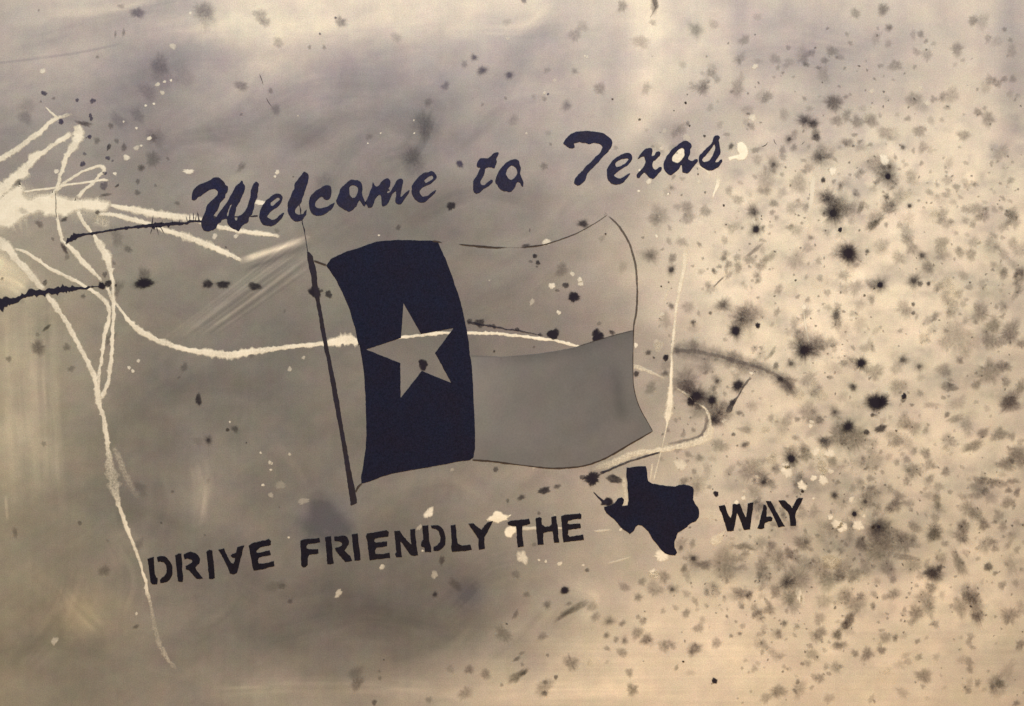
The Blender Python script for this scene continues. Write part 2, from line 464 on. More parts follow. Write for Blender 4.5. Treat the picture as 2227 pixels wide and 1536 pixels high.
def tr(ox, oy, s, *loops):
    return [[(ox+x/s, oy+y/s) for x, y in l] for l in loops]
A_ = (400, 360, 7.313); B_ = (660, 360, 7.313); C_ = (1000, 270, 7.313); D_ = (1300, 270, 7.313)
script = empty("script_lettering", root); script.location = (0, 0, -ROOT_Z)
SCRIPT = [
 ("W", A_, [[(125,545),(135,430),(170,370),(240,315),(340,270),(430,230),(470,200),(530,190),(590,215),(640,265),(665,315),(700,330),(705,380),(690,430),(665,460),(655,510),(620,548),(578,602),(553,680),(512,740),(478,790),(480,845),(520,830),(540,775),(590,720),(640,650),(700,560),(740,490),(790,400),(830,330),(890,280),(920,240),(940,255),(942,285),(970,320),(970,380),(950,440),(925,500),(900,560),(870,610),(840,660),(825,730),(805,800),(818,872),(840,880),(862,818),(910,790),(960,740),(1000,680),(1030,600),(1050,530),(1065,460),(1065,390),(1085,350),(1110,290),(1150,258),(1185,275),(1195,310),(1185,340),(1180,430),(1165,520),(1140,560),(1125,620),(1120,680),(1100,720),(1085,780),(1050,800),(1035,840),(1030,890),(1000,920),(970,925),(920,970),(895,1020),(860,1050),(830,1025),(780,1015),(730,970),(695,910),(680,850),(640,860),(600,870),(590,905),(545,920),(525,980),(480,1020),(420,1040),(370,1052),(320,1030),(285,980),(275,920),(290,850),(320,790),(345,720),(360,660),(400,600),(460,545),(500,510),(530,470),(545,430),(530,400),(490,375),(440,380),(390,400),(340,440),(280,480),(230,505),(190,545),(150,560)],
      [(765,620),(738,640),(715,690),(700,735),(682,790),(690,820),(706,790),(725,725),(748,665)]]),
 ("e", A_, [[(1200,830),(1205,760),(1225,690),(1270,610),(1310,560),(1370,510),(1430,465),(1490,452),(1540,465),(1570,500),(1565,550),(1540,600),(1490,660),(1430,700),(1390,730),(1350,770),(1325,820),(1360,840),(1400,865),(1450,860),(1490,830),(1540,780),(1595,750),(1585,790),(1550,850),(1500,900),(1450,945),(1390,970),(1330,960),(1270,950),(1230,910),(1210,870)],
      [(1380,600),(1410,570),(1460,530),(1510,512),(1530,530),(1510,560),(1460,605),(1410,640),(1385,640)]]),
 ("l", A_, [[(1650,680),(1655,600),(1690,520),(1720,430),(1755,370),(1760,310),(1800,240),(1840,190),(1880,130),(1910,100),(1950,115),(1975,145),(1985,190),(1975,280),(1945,350),(1920,430),(1890,510),(1865,590),(1810,650),(1780,700),(1770,750),(1800,780),(1850,785),(1900,770),(1935,720),(1955,705),(1945,780),(1910,830),(1880,875),(1830,890),(1780,890),(1720,860),(1680,800),(1655,740)]]),
 ("c", B_, [[(90,600),(95,540),(115,490),(160,440),(220,390),(270,360),(320,330),(370,315),(420,325),(445,360),(447,430),(435,500),(400,545),(360,550),(325,530),(310,505),(290,495),(240,530),(205,570),(185,620),(190,655),(220,675),(280,685),(340,670),(400,645),(450,615),(500,595),(475,650),(440,700),(380,750),(310,790),(230,805),(170,790),(120,740),(95,680)]]),
 ("o", B_, [[(520,580),(540,510),(570,440),(590,370),(640,320),(700,265),(770,228),(830,235),(890,245),(930,290),(942,360),(935,430),(950,510),(975,570),(1000,600),(975,650),(950,640),(925,600),(895,560),(870,590),(840,650),(790,700),(740,733),(680,720),(620,685),(560,640)],
      [(735,340),(780,318),(830,325),(865,355),(860,440),(830,500),(800,520),(760,500),(735,440)]]),
 ("m", B_, [[(980,590),(1010,540),(1040,480),(1060,410),(1090,340),(1105,265),(1130,310),(1155,340),(1190,330),(1230,275),(1280,225),(1330,208),(1370,225),(1385,265),(1375,330),(1350,370),(1375,400),(1345,405),(1330,440),(1370,430),(1410,370),(1450,310),(1490,240),(1540,212),(1580,225),(1585,260),(1570,340),(1555,430),(1545,500),(1580,480),(1640,420),(1690,390),(1690,420),(1640,490),(1590,560),(1550,612),(1500,615),(1465,590),(1460,540),(1475,480),(1470,410),(1430,440),(1390,500),(1360,580),(1310,640),(1260,650),(1245,600),(1240,530),(1220,470),(1180,490),(1140,540),(1120,600),(1080,670),(1030,670),(1020,640),(1000,620)]]),
 ("e", B_, [[(1720,390),(1725,330),(1760,270),(1810,210),(1860,160),(1920,120),(1990,110),(2050,92),(2100,130),(2120,180),(2105,220),(2060,260),(2010,300),(1940,330),(1880,365),(1850,410),(1860,455),(1895,495),(1950,490),(2000,465),(2050,425),(2110,395),(2100,430),(2050,480),(1990,530),(1940,575),(1890,592),(1840,585),(1780,545),(1735,480)],
      [(1925,240),(1950,210),(2000,175),(2050,165),(2065,190),(2040,230),(1990,265),(1940,278)]]),
 ("t", C_, [[(270,670),(285,600),(320,550),(380,540),(440,545),(490,510),(540,465),(615,455),(605,510),(580,560),(590,600),(570,660),(545,705),(510,690),(460,690),(410,710),(395,770),(375,830),(345,880),(325,920),(340,965),(390,970),(440,930),(500,885),(525,895),(520,930),(470,980),(420,1010),(370,1040),(320,1090),(270,1110),(235,1095),(215,1040),(212,960),(225,890),(265,830),(295,760),(325,695),(290,695)]]),
 ("o", C_, [[(560,920),(580,860),(600,790),(640,720),(700,650),(760,600),(820,570),(890,565),(940,590),(950,640),(968,700),(960,790),(980,850),(1015,930),(1005,995),(975,975),(950,930),(920,920),(890,970),(865,1030),(800,1078),(740,1070),(680,1060),(620,1010),(590,960)],
      [(740,810),(750,740),(780,690),(820,658),(870,680),(905,725),(915,780),(885,840),(830,885),(780,870)]]),
 ("T", C_, [[(1650,310),(1680,250),(1740,180),(1820,135),(1920,115),(2020,112),(2120,120),(2194,130),(2294,150),(2380,220),(2415,250),(2425,320),(2400,380),(2350,450),(2300,500),(2240,560),(2194,620),(2130,680),(2080,730),(2030,790),(2010,860),(1970,920),(1900,975),(1850,970),(1818,940),(1830,880),(1880,810),(1950,740),(2020,660),(2100,590),(2160,520),(2210,480),(2250,420),(2265,360),(2240,330),(2194,315),(2130,300),(2060,320),(2000,300),(1940,300),(1900,285),(1850,305),(1810,310),(1828,370),(1800,385),(1740,380),(1690,350)]]),
 ("e", D_, [[(145,760),(150,720),(180,660),(220,600),(270,550),(330,510),(390,480),(450,460),(510,465),(545,500),(545,560),(520,600),(470,660),(400,700),(340,740),(280,790),(255,820),(300,850),(340,865),(400,850),(450,810),(515,780),(500,820),(450,880),(400,930),(340,962),(270,965),(200,935),(165,890),(148,830)],
      [(280,640),(300,600),(350,570),(420,550),(480,548),(490,570),(460,600),(420,640),(370,665),(300,685)]]),
 ("x", D_, [[(632,560),(660,510),(700,450),(750,400),(810,380),(855,390),(868,430),(860,510),(900,490),(920,455),(970,432),(995,450),(990,500),(950,540),(910,580),(885,590),(870,640),(875,690),(910,725),(950,715),(985,685),(1020,690),(1015,730),(970,780),(920,840),(875,870),(820,850),(770,800),(740,770),(700,800),(660,860),(620,850),(615,820),(660,760),(710,710),(745,650),(760,600),(745,550),(740,520),(700,520),(660,550)]]),
 ("a", D_, [[(1045,640),(1060,590),(1090,520),(1140,460),(1180,400),(1240,360),(1300,310),(1360,275),(1420,272),(1470,300),(1490,350),(1470,410),(1465,470),(1440,530),(1440,560),(1500,590),(1540,565),(1590,560),(1590,600),(1550,650),(1500,710),(1460,760),(1410,788),(1350,765),(1340,710),(1330,650),(1290,710),(1230,770),(1160,815),(1100,780),(1060,720)],
      [(1180,550),(1200,500),(1240,450),(1290,400),(1340,380),(1370,400),(1380,450),(1375,510),(1350,550),(1320,580),(1270,622),(1220,605),(1190,590)]]),
 ("s", D_, [[(1605,550),(1620,500),(1670,450),(1720,390),(1780,340),(1820,280),(1840,210),(1890,182),(1945,205),(1930,250),(1935,330),(1950,410),(1945,480),(1920,520),(1890,560),(1870,605),(1910,605),(1940,570),(1980,565),(1970,620),(1920,680),(1850,725),(1770,740),(1700,710),(1640,670),(1610,610)],
      [(1660,570),(1700,520),(1760,450),(1820,370),(1855,325),(1865,380),(1850,440),(1820,510),(1790,560),(1750,590),(1690,605)]]),
]
for ch, (ox, oy, s), loops in SCRIPT:
    flat([tr(ox, oy, s, *loops)], 1.25, "letter", M_script, script, "dark blue brush script letter "+ch, amp=.42, smooth=True, step=3.0)

E_ = (310, 1130, 7.313); F_ = (640, 1090, 7.313); G_ = (900, 1070, 5.69); I_ = (1540, 1050, 9.033)
stencil = empty("stencil_lettering", root); stencil.location = (0, 0, -ROOT_Z)
STENCIL = [
 ("D", E_, [[(82,625),(130,610),(182,595),(185,660),(190,760),(200,860),(215,915),(245,935),(245,1000),(235,1030),(190,1030),(150,1025),(125,990),(118,900),(105,800),(95,700)],
            [(230,600),(280,585),(350,578),(400,620),(440,670),(470,720),(480,800),(475,880),(440,950),(400,990),(340,1000),(285,1008),(278,965),(310,925),(350,900),(380,850),(385,780),(375,720),(340,680),(290,670),(245,672)]]),
 ("R", E_, [[(522,570),(560,555),(575,540),(620,542),(625,620),(635,700),(630,760),(640,840),(650,900),(645,990),(590,993),(565,980),(555,900),(545,800),(535,700),(528,620)],
            [(655,560),(700,530),(770,512),(840,530),(890,570),(915,630),(910,690),(880,720),(840,760),(870,820),(910,870),(965,935),(910,945),(860,940),(830,910),(790,860),(740,810),(690,790),(685,740),(740,715),(780,690),(800,660),(780,635),(720,620),(670,630)]]),
 ("I", E_, [[(1015,515),(1060,480),(1110,490),(1118,560),(1130,660),(1140,760),(1150,860),(1155,925),(1110,950),(1060,940),(1052,850),(1045,760),(1035,640),(1020,560)]]),
 ("V", E_, [[(1205,480),(1260,470),(1300,460),(1330,540),(1370,620),(1410,690),(1445,702),(1470,650),(1470,610),(1430,605),(1400,575),(1440,545),(1490,530),(1510,440),(1560,425),(1620,410),(1600,470),(1580,560),(1555,660),(1530,760),(1500,850),(1440,870),(1390,855),(1360,770),(1320,680),(1270,590),(1240,530)]]),
 ("E", E_, [[(1692,420),(1740,380),(1820,360),(1900,335),(1960,330),(2010,312),(2045,340),(2045,400),(2010,418),(1940,425),(1860,450),(1810,500),(1825,530),(1900,525),(1970,500),(2025,492),(2042,560),(1980,575),(1900,590),(1850,610),(1835,650),(1850,700),(1900,705),(1990,690),(2090,660),(2098,740),(2020,760),(1920,790),(1770,810),(1750,750),(1735,650),(1710,540)]]),
 ("F", F_, [[(100,630),(160,605),(260,600),(400,585),(415,655),(330,670),(230,680),(195,710),(200,750),(240,765),(310,765),(380,765),(385,830),(330,845),(240,850),(215,900),(215,1010),(190,1045),(140,1055),(112,1020),(108,900),(105,780),(95,700)]]),
 ("R", F_, [[(490,575),(590,555),(595,640),(605,760),(615,880),(628,990),(570,1005),(525,1000),(518,900),(510,780),(500,660)],
            [(635,565),(700,560),(800,548),(850,580),(872,640),(868,690),(830,740),(800,780),(840,830),(890,870),(922,950),(870,960),(815,970),(770,920),(720,860),(670,800),(650,750),(700,735),(750,710),(765,670),(730,645),(640,630)]]),
 ("I", F_, [[(915,530),(1010,515),(1020,600),(1030,700),(1045,800),(1058,930),(1020,945),(960,945),(950,850),(935,740),(925,620)]]),
 ("E", F_, [[(1140,560),(1160,515),(1230,505),(1320,490),(1400,475),(1470,462),(1500,490),(1495,560),(1430,570),(1350,580),(1280,600),(1268,640),(1300,662),(1380,650),(1475,640),(1480,715),(1400,730),(1310,740),(1285,780),(1290,835),(1340,845),(1430,835),(1520,820),(1525,905),(1430,910),(1330,920),(1200,940),(1190,850),(1170,720),(1160,620)]]),
 ("N", F_, [[(1592,480),(1680,470),(1720,540),(1790,620),(1860,690),(1850,600),(1845,450),(1920,440),(1930,560),(1945,700),(1968,860),(1900,870),(1860,865),(1800,790),(1740,700),(1690,640),(1700,760),(1715,890),(1630,895),(1600,840),(1620,820),(1615,720),(1605,600)]]),
 ("D", G_, [[(105,420),(178,412),(185,500),(190,600),(215,680),(215,742),(140,745),(130,690),(90,670),(95,620),(118,590),(112,500)],
            [(212,418),(290,408),(340,430),(375,490),(395,570),(390,650),(350,705),(300,730),(245,730),(245,680),(290,660),(325,620),(330,560),(310,490),(270,460),(220,450)]]),
 ("L", G_, [[(457,415),(520,405),(525,480),(530,560),(545,640),(600,665),(700,655),(720,715),(640,730),(560,735),(475,742),(462,680),(470,600),(460,500)]]),
 ("Y", G_, [[(672,395),(740,390),(780,430),(835,470),(870,420),(910,380),(980,360),(950,420),(910,500),(875,560),(875,640),(880,705),(805,715),(800,640),(800,575),(760,520),(710,450)]]),
 ("T", G_, [[(1160,375),(1210,355),(1310,345),(1430,332),(1440,395),(1400,410),(1345,420),(1340,500),(1350,590),(1360,675),(1285,685),(1275,590),(1275,500),(1265,425),(1210,420),(1170,405)]]),
 ("H", G_, [[(1508,330),(1550,312),(1582,325),(1585,400),(1620,430),(1680,425),(1705,400),(1700,310),(1762,298),(1770,380),(1785,450),(1785,540),(1800,628),(1735,628),(1725,540),(1715,490),(1660,490),(1605,510),(1600,570),(1608,650),(1535,655),(1525,560),(1515,450)]]),
 ("E", G_, [[(1820,300),(1870,285),(1960,275),(2030,272),(2050,262),(2072,280),(2072,330),(2040,335),(1970,340),(1915,355),(1900,390),(1940,400),(2060,388),(2065,445),(1980,460),(1915,470),(1905,530),(1930,555),(2000,545),(2095,530),(2105,595),(2000,605),(1850,622),(1840,530),(1830,400)]]),
 ("W", I_, [[(205,460),(320,435),(345,470),(370,560),(400,640),(440,690),(470,600),(480,430),(520,415),(560,430),(620,410),(650,480),(680,560),(720,640),(740,680),(760,580),(780,410),(840,390),(888,395),(880,500),(860,640),(840,760),(825,915),(700,930),(670,850),(640,760),(600,660),(570,600),(550,680),(530,800),(500,940),(440,955),(370,955),(350,860),(310,750),(270,620),(230,540)]]),
 ("A", I_, [[(1090,430),(1130,440),(1155,500),(1150,590),(1150,670),(1230,660),(1265,690),(1260,745),(1180,765),(1120,790),(1100,850),(1105,890),(1050,912),(965,900),(1000,820),(1020,720),(1045,620),(1075,520)],
            [(1130,360),(1230,358),(1270,430),(1330,550),(1390,650),(1450,760),(1508,855),(1380,875),(1340,780),(1290,680),(1230,560),(1180,470)]]),
 ("Y", I_, [[(1372,350),(1500,345),(1560,400),(1620,450),(1650,495),(1690,420),(1730,330),(1790,300),(1865,305),(1830,390),(1770,490),(1720,590),(1710,660),(1728,740),(1725,845),(1615,850),(1605,750),(1595,640),(1550,560),(1450,470)]]),
]
for ch, (ox, oy, s), isl in STENCIL:
    flat([tr(ox, oy, s, l) for l in isl], 1.25, "letter", M_black, stencil, "black stencilled capital letter "+ch, amp=.35, step=2.6)
TEXAS = [(688,185),(770,175),(880,162),(965,160),(985,260),(1000,385),(1060,410),(1150,430),(1280,450),(1390,455),(1450,435),(1520,428),(1600,440),(1640,460),(1662,500),(1660,560),(1650,640),(1680,700),(1730,770),(1742,830),(1735,900),(1700,955),(1620,985),(1560,1040),(1490,1095),(1430,1125),(1410,1190),(1380,1260),(1385,1340),(1400,1380),(1418,1420),(1390,1455),(1310,1450),(1240,1425),(1180,1370),(1130,1300),(1080,1240),(1040,1180),(1000,1110),(950,1060),(910,1025),(850,1015),(820,1040),(790,1100),(730,1145),(660,1095),(600,1050),(560,990),(500,930),(440,880),(390,840),(360,790),(360,745),(440,740),(510,700),(560,630),(620,610),(650,650),(640,690),(620,740),(700,725),(712,660),(705,560),(695,480),(700,400),(680,310)]
flat([tr(1260, 990, 6.677, TEXAS)], 1.25, "state_map", M_navy, root, "dark navy silhouette of the state between two words", amp=.4, step=3)

# ------------------------------------------------------------------ the painted flag and its pole
flag = empty("flag", root); flag.location = (0, 0, -ROOT_Z)
J = lambda *l: [(640+x/5.298, 480+y/5.298) for x, y in l]
K = lambda *l: [(660+x/4.152, 740+y/4.152) for x, y in l]
M = lambda *l: [(1000+x/4.955, 720+y/4.955) for x, y in l]
Nn = lambda *l: [(1000+x/4.955, 450+y/4.955) for x, y in l]
S = lambda *l: [(780+x/6.4, 640+y/6.4) for x, y in l]
field = (J((370,520),(420,445),(520,395),(620,350),(720,325),(850,275),(950,245),(1050,232),(1200,225),(1350,226),(1500,232),(1590,232),(1660,255),(1700,350),(1740,430),(1780,540),(1820,640),(1850,740),(1890,850),(1920,950),(1950,1080),(1975,1200),(1995,1300),(2010,1400),(2022,1530))
         + K((1520,220),(1530,380),(1535,520),(1545,700),(1550,850),(1550,980),(1535,1060),(1500,1085),(1400,1095),(1280,1120),(1120,1150),(960,1175),(800,1205),(700,1235),(600,1275),(525,1295),(520,1240),(540,1130),(560,1000),(570,850),(565,650),(558,480),(550,330),(530,180),(505,40))
         + J((740,1440),(720,1330),(700,1230),(670,1140),(650,1060),(620,980),(590,910),(560,840),(520,760),(480,680),(440,620),(400,560)))
star = S((625,125),(870,555),(1320,472),(1065,820),(1290,1235),(880,1070),(585,1445),(580,960),(100,770),(590,610))
flat([[field, star[::-1]]], 1.1, "hoist_band", M_navy, flag, "dark navy upright band with a star left bare", amp=.3, step=3)
def washed(poly, h, name, mat, label, fn, parent=flag, step=7):
    """a coat over a closed outline: fine triangulated sheet with its own pigment"""
    p = ragged(poly, .2, 4)
    x0, y0 = p.min(0); x1, y1 = p.max(0)
    g = [(x, y) for x in np.arange(x0+step/2, x1, step) for y in np.arange(y0+step/2, y1, step)]
    def inside(x, y):
        c = False
        for (ax, ay), (bx, by) in zip(p, np.roll(p, -1, 0)):
            if (ay > y) != (by > y) and x < (bx-ax)*(y-ay)/(by-ay)+ax: c = not c
        return c
    g = [q for q in g if inside(*q)]
    n = len(p)
    vs = [Vector(q) for q in p]+[Vector(q) for q in g]
    r = delaunay_2d_cdt(vs, [(i, (i+1) % n) for i in range(n)], [], 1, 1e-4)
    co = [P(v.x, v.y, h) for v in r[0]]
    col, alp = zip(*[fn(v.x, v.y) for v in r[0]])
    fs = []
    for f in r[2]:
        a, b, c = (r[0][i] for i in f[:3])
        cr = (b.x-a.x)*(c.y-a.y)-(b.y-a.y)*(c.x-a.x)
        fs.append(f if cr < 0 else f[::-1])
    return link(name, mesh(name, co, fs, mat, alpha=alp, colors=[(*c, 1) for c in col]), parent, label=label)
topline = Nn((0,405),(100,415),(250,430),(400,440),(520,438),(650,440),(750,430),(900,410),(1050,365),(1250,290),(1400,210),(1500,150),(1590,85))
rightline = Nn((1600,100),(1680,170),(1750,260),(1820,380),(1870,530),(1900,680),(1910,850),(1910,1000),(1900,1150),(1880,1250),(1872,1340)) + M((1870,120),(1866,250),(1866,400),(1870,560),(1890,680),(1920,780),(1960,870),(2010,960),(2050,1030),(2078,1080))
botline = M((2078,1080),(1990,1130),(1850,1210),(1700,1300),(1550,1380),(1350,1450),(1150,1475),(1000,1480),(850,1468),(700,1450),(500,1425),(350,1405),(135,1390))
midline = M((118,255),(250,265),(450,280),(650,265),(850,245),(1050,215),(1250,175),(1450,110),(1650,50),(1872,-8))
M_lower = paint_material("lower_band_paint", None, 'attr', grain_amt=.3, bump=.1)
def low_fn(x, y):
    d = 1.04
    top = np.interp(x, [q[0] for q in midline], [q[1] for q in midline])
    t = max(0.0, y-top)
    d += .17*math.exp(-((t-4)/14.0)**2)*np.interp(x, (1030, 1100, 1180, 1380), (.0, .5, 1.0, .5))
    d -= .20*np.interp(x, (1025, 1075, 1130), (1, .6, 0))*math.exp(-((t-60)/90.0)**2)
    d += .24*math.exp(-((x-(1338+.13*(y-800)))/14.0)**2)*np.interp(y, (780, 830, 900, 925), (0, .7, .8, 0))
    d += .06*np.interp(x, (1150, 1300), (0, 1))
    d += .07*vnoise(np.array(x), np.array(y), 75, 42, 51, -.5)+.05*vnoise(np.array(x), np.array(y), 16, 16, 52)
    d -= .05*math.exp(-((y-960)/40.0)**2)
    c = CREAM**(1-d)*GREY**d*np.array([.965, .985, 1.045])
    tt = np.array([vnoise(np.array(x), np.array(y), 30, 30, s) for s in (61, 62, 63)])
    c = c*(1+.05*tt)
    return tuple(np.clip(c, 0, 1)), float(np.clip(t/3.0+np.interp(x, (1040, 1130), (.0, .8)), 0, 1))
washed(midline+rightline[11:]+botline[1:]+M((160,1330),(165,1150),(160,950),(150,750),(140,560),(130,400)), .95, "lower_band", M_lower,
       "opaque mid grey lower band of the flag", low_fn)
washed(J((1660,258))[:1]+topline+rightline[1:11]+midline[::-1]+J((2000,1330),(1975,1200),(1920,950),(1850,740),(1780,540),(1700,350)), .06, "upper_band", M_wash,
       "thin see-through upper band of the flag", lambda x, y: ((.3, .29, .28), .03))
washed(star, .06, "star", M_wash, "bare grey five pointed star", lambda x, y: ((.24, .23, .22), .10), step=9)

def ribbon(lines, h, name, mat, parent, label=None, kind=None, edge=.16, jag=.12, dome=0.0, step=3.2, spikes=0.0, side=0.0, color=None, core=.78):
    """brushed or poured line of paint: lines of (x, y, width[, strength]); feathered rim, rounded back"""
    U = [-1, -core, -core*.5, 0, core*.5, core, 1]
    co = []; fs = []; al = []
    for ln in lines:
        c = catmull([(*p, 1.0) if len(p) == 3 else p for p in ln], step)
        n = len(c)
        if n < 2: continue
        tg = np.gradient(c[:, :2], axis=0); tg /= np.hypot(tg[:, 0], tg[:, 1])[:, None]+1e-9
        nr = np.stack([-tg[:, 1], tg[:, 0]], 1)
        jl = rng.normal(0, 1, (2, n)); jl = jl+.6*np.roll(jl, 1, 1)+.6*np.roll(jl, -1, 1)
        if spikes:
            jl += spikes*(rng.random((2, n)) < .22)*rng.exponential(4.0, (2, n))
        base = len(co)
        for i in range(n):
            x, y, wd, st = c[i]
            wd = max(wd, .6)
            end = min(1.0, (i+.35)/2.0, (n-1-i+.35)/2.0)
            for u in U:
                sd = 0 if u < 0 else 1
                rr = wd*.5*abs(u)*(1+(jag*jl[sd, i] if abs(u) > .9 else jag*.75*jl[sd, i])*(1 if abs(u) > .5 else .3))
                if spikes and abs(u) > .9: rr += side*0
                px_, py_ = x+nr[i, 0]*rr*np.sign(u), y+nr[i, 1]*rr*np.sign(u)
                co.append(P(px_, py_, h+dome*min(1, wd/10)*(1-u*u)))
                al.append((0.0 if abs(u) > .99 else 1.0)*float(np.clip(st, 0, 1))*max(0, end))
        m = len(U)
        for i in range(n-1):
            for k in range(m-1):
                a = base+i*m+k
                f = (a, a+1, a+m+1, a+m)
                pa, pb, pc = (np.array(co[q]) for q in f[:3])
                cr = (pb[0]-pa[0])*(pc[2]-pa[2])-(pb[2]-pa[2])*(pc[0]-pa[0])
                fs.append(f if cr > 0 else f[::-1])
    return link(name, mesh(name, co, fs, mat, alpha=al), parent, label=label, kind=kind, color=color)

ribbon([[(p[0], p[1], w_, a_) for p, w_, a_ in zip(topline, (2, 3, 5, 4, 1.5, 1.2, 3.5, 3.2, 2.6, 2.4, 2, 2, 1.8), (.7, .9, 1, 1, .25, .45, .95, .9, .75, .7, .65, .6, .6))]], 1.0, "top_edge", M_line, flag, "fine dark upper outline of the flag", jag=.1)
ribbon([[(*J((1590,236))[0], 4), (*J((1650,244))[0], 4), (*J((1705,256))[0], 1.5)]], 1.15, "top_edge", M_line, flag, "short dark tip at the corner of the upper outline", jag=.1)
ribbon([[(*J((1890,272))[0], 1, .5), (*J((1980,284))[0], 3), (*J((2200,300))[0], 3.5)]], 1.15, "top_edge", M_line, flag, "short dark stroke of the upper outline", jag=.1)
ribbon([[(x, y, w_, a_) for (x, y), w_, a_ in zip(rightline, [2.5, 4, 5, 5, 5, 5, 4.5, 4.5, 5, 4, 3]+[2]*10, [.5, .55, .6, .6, .6, .6, .6, .65, .65, .6, .7]+[.8]*10)],
        [(*Nn((1555,100))[0], 1.5, .4), (*Nn((1572,66))[0], 1.5, .5), (*Nn((1588,72))[0], 1.5, .4)]], 1.0, "fly_edge", M_line, flag, "thin brown outline down the free edge", jag=.1)
ribbon([[(x, y, w_, .95) for (x, y), w_ in zip(botline, (1.5, 3, 3.5, 4, 3.5, 3.2, 3.8, 3.6, 3.2, 2, 3.5, 4.5, 4))]], 1.05, "bottom_edge", M_line, flag, "dark brown lower outline of the flag", jag=.12)
ribbon([[(x, y, 2.2, .5) for x, y in midline[6:]]], 1.0, "band_edge", M_line, flag, "faint line between the two bands", jag=.1)
M_pole = paint_material("pole_paint", (.028, .023, .026), bump=.12, grain_amt=.6, tone2=(.026, .023, .036), tone_scale=40)
pole = empty("flagpole", root); pole.location = (0, 0, -ROOT_Z)
flat([[J((150,360),(170,365),(215,410),(225,470),(245,530),(262,620),(265,700),(275,780),(285,850),(300,960),(325,1080),(350,1230),(375,1370),(400,1500)) + K((250,180),(290,380),(330,600),(360,800),(395,980),(430,1180),(465,1340),(487,1470),(455,1482),(430,1492),(410,1370),(380,1160),(350,960),(320,780),(280,580),(240,340),(210,160)) + J((350,1500),(330,1370),(300,1230),(290,1130),(260,990),(240,870),(205,740),(195,640),(170,540),(155,460))]], 1.2, "mast", M_pole, pole, "dark brown leaning flagpole", amp=.4)
Aa = lambda x, y: (400+x/7.313, 360+y/7.313)
ribbon([[(*Aa(1835, 600), 2, .9), (*Aa(1860, 740), 2.6, .9), (*Aa(1880, 880), 2.5, .9), (*Aa(1910, 1010), 2, .9), (*Aa(1940, 1180), 1.6, .9), (*Aa(1960, 1310), 1.8, .9), (*Aa(1985, 1410), 2.4, 1)]], 1.22, "halyard", M_inkline, pole, "broken thin line rising above the pole", jag=.35)
ribbon([[(*J((220, 462))[0], 4), (*J((300, 490))[0], 4), (*J((372, 516))[0], 4.5)]], 1.22, "rope", M_line, pole, "upper short tie to the flag corner", jag=.08)
ribbon([[(*K((470, 1375))[0], 5), (*K((495, 1325))[0], 4.5), (*K((530, 1292))[0], 4)]], 1.22, "rope", M_line, pole, "lower short tie to the flag corner", jag=.08)

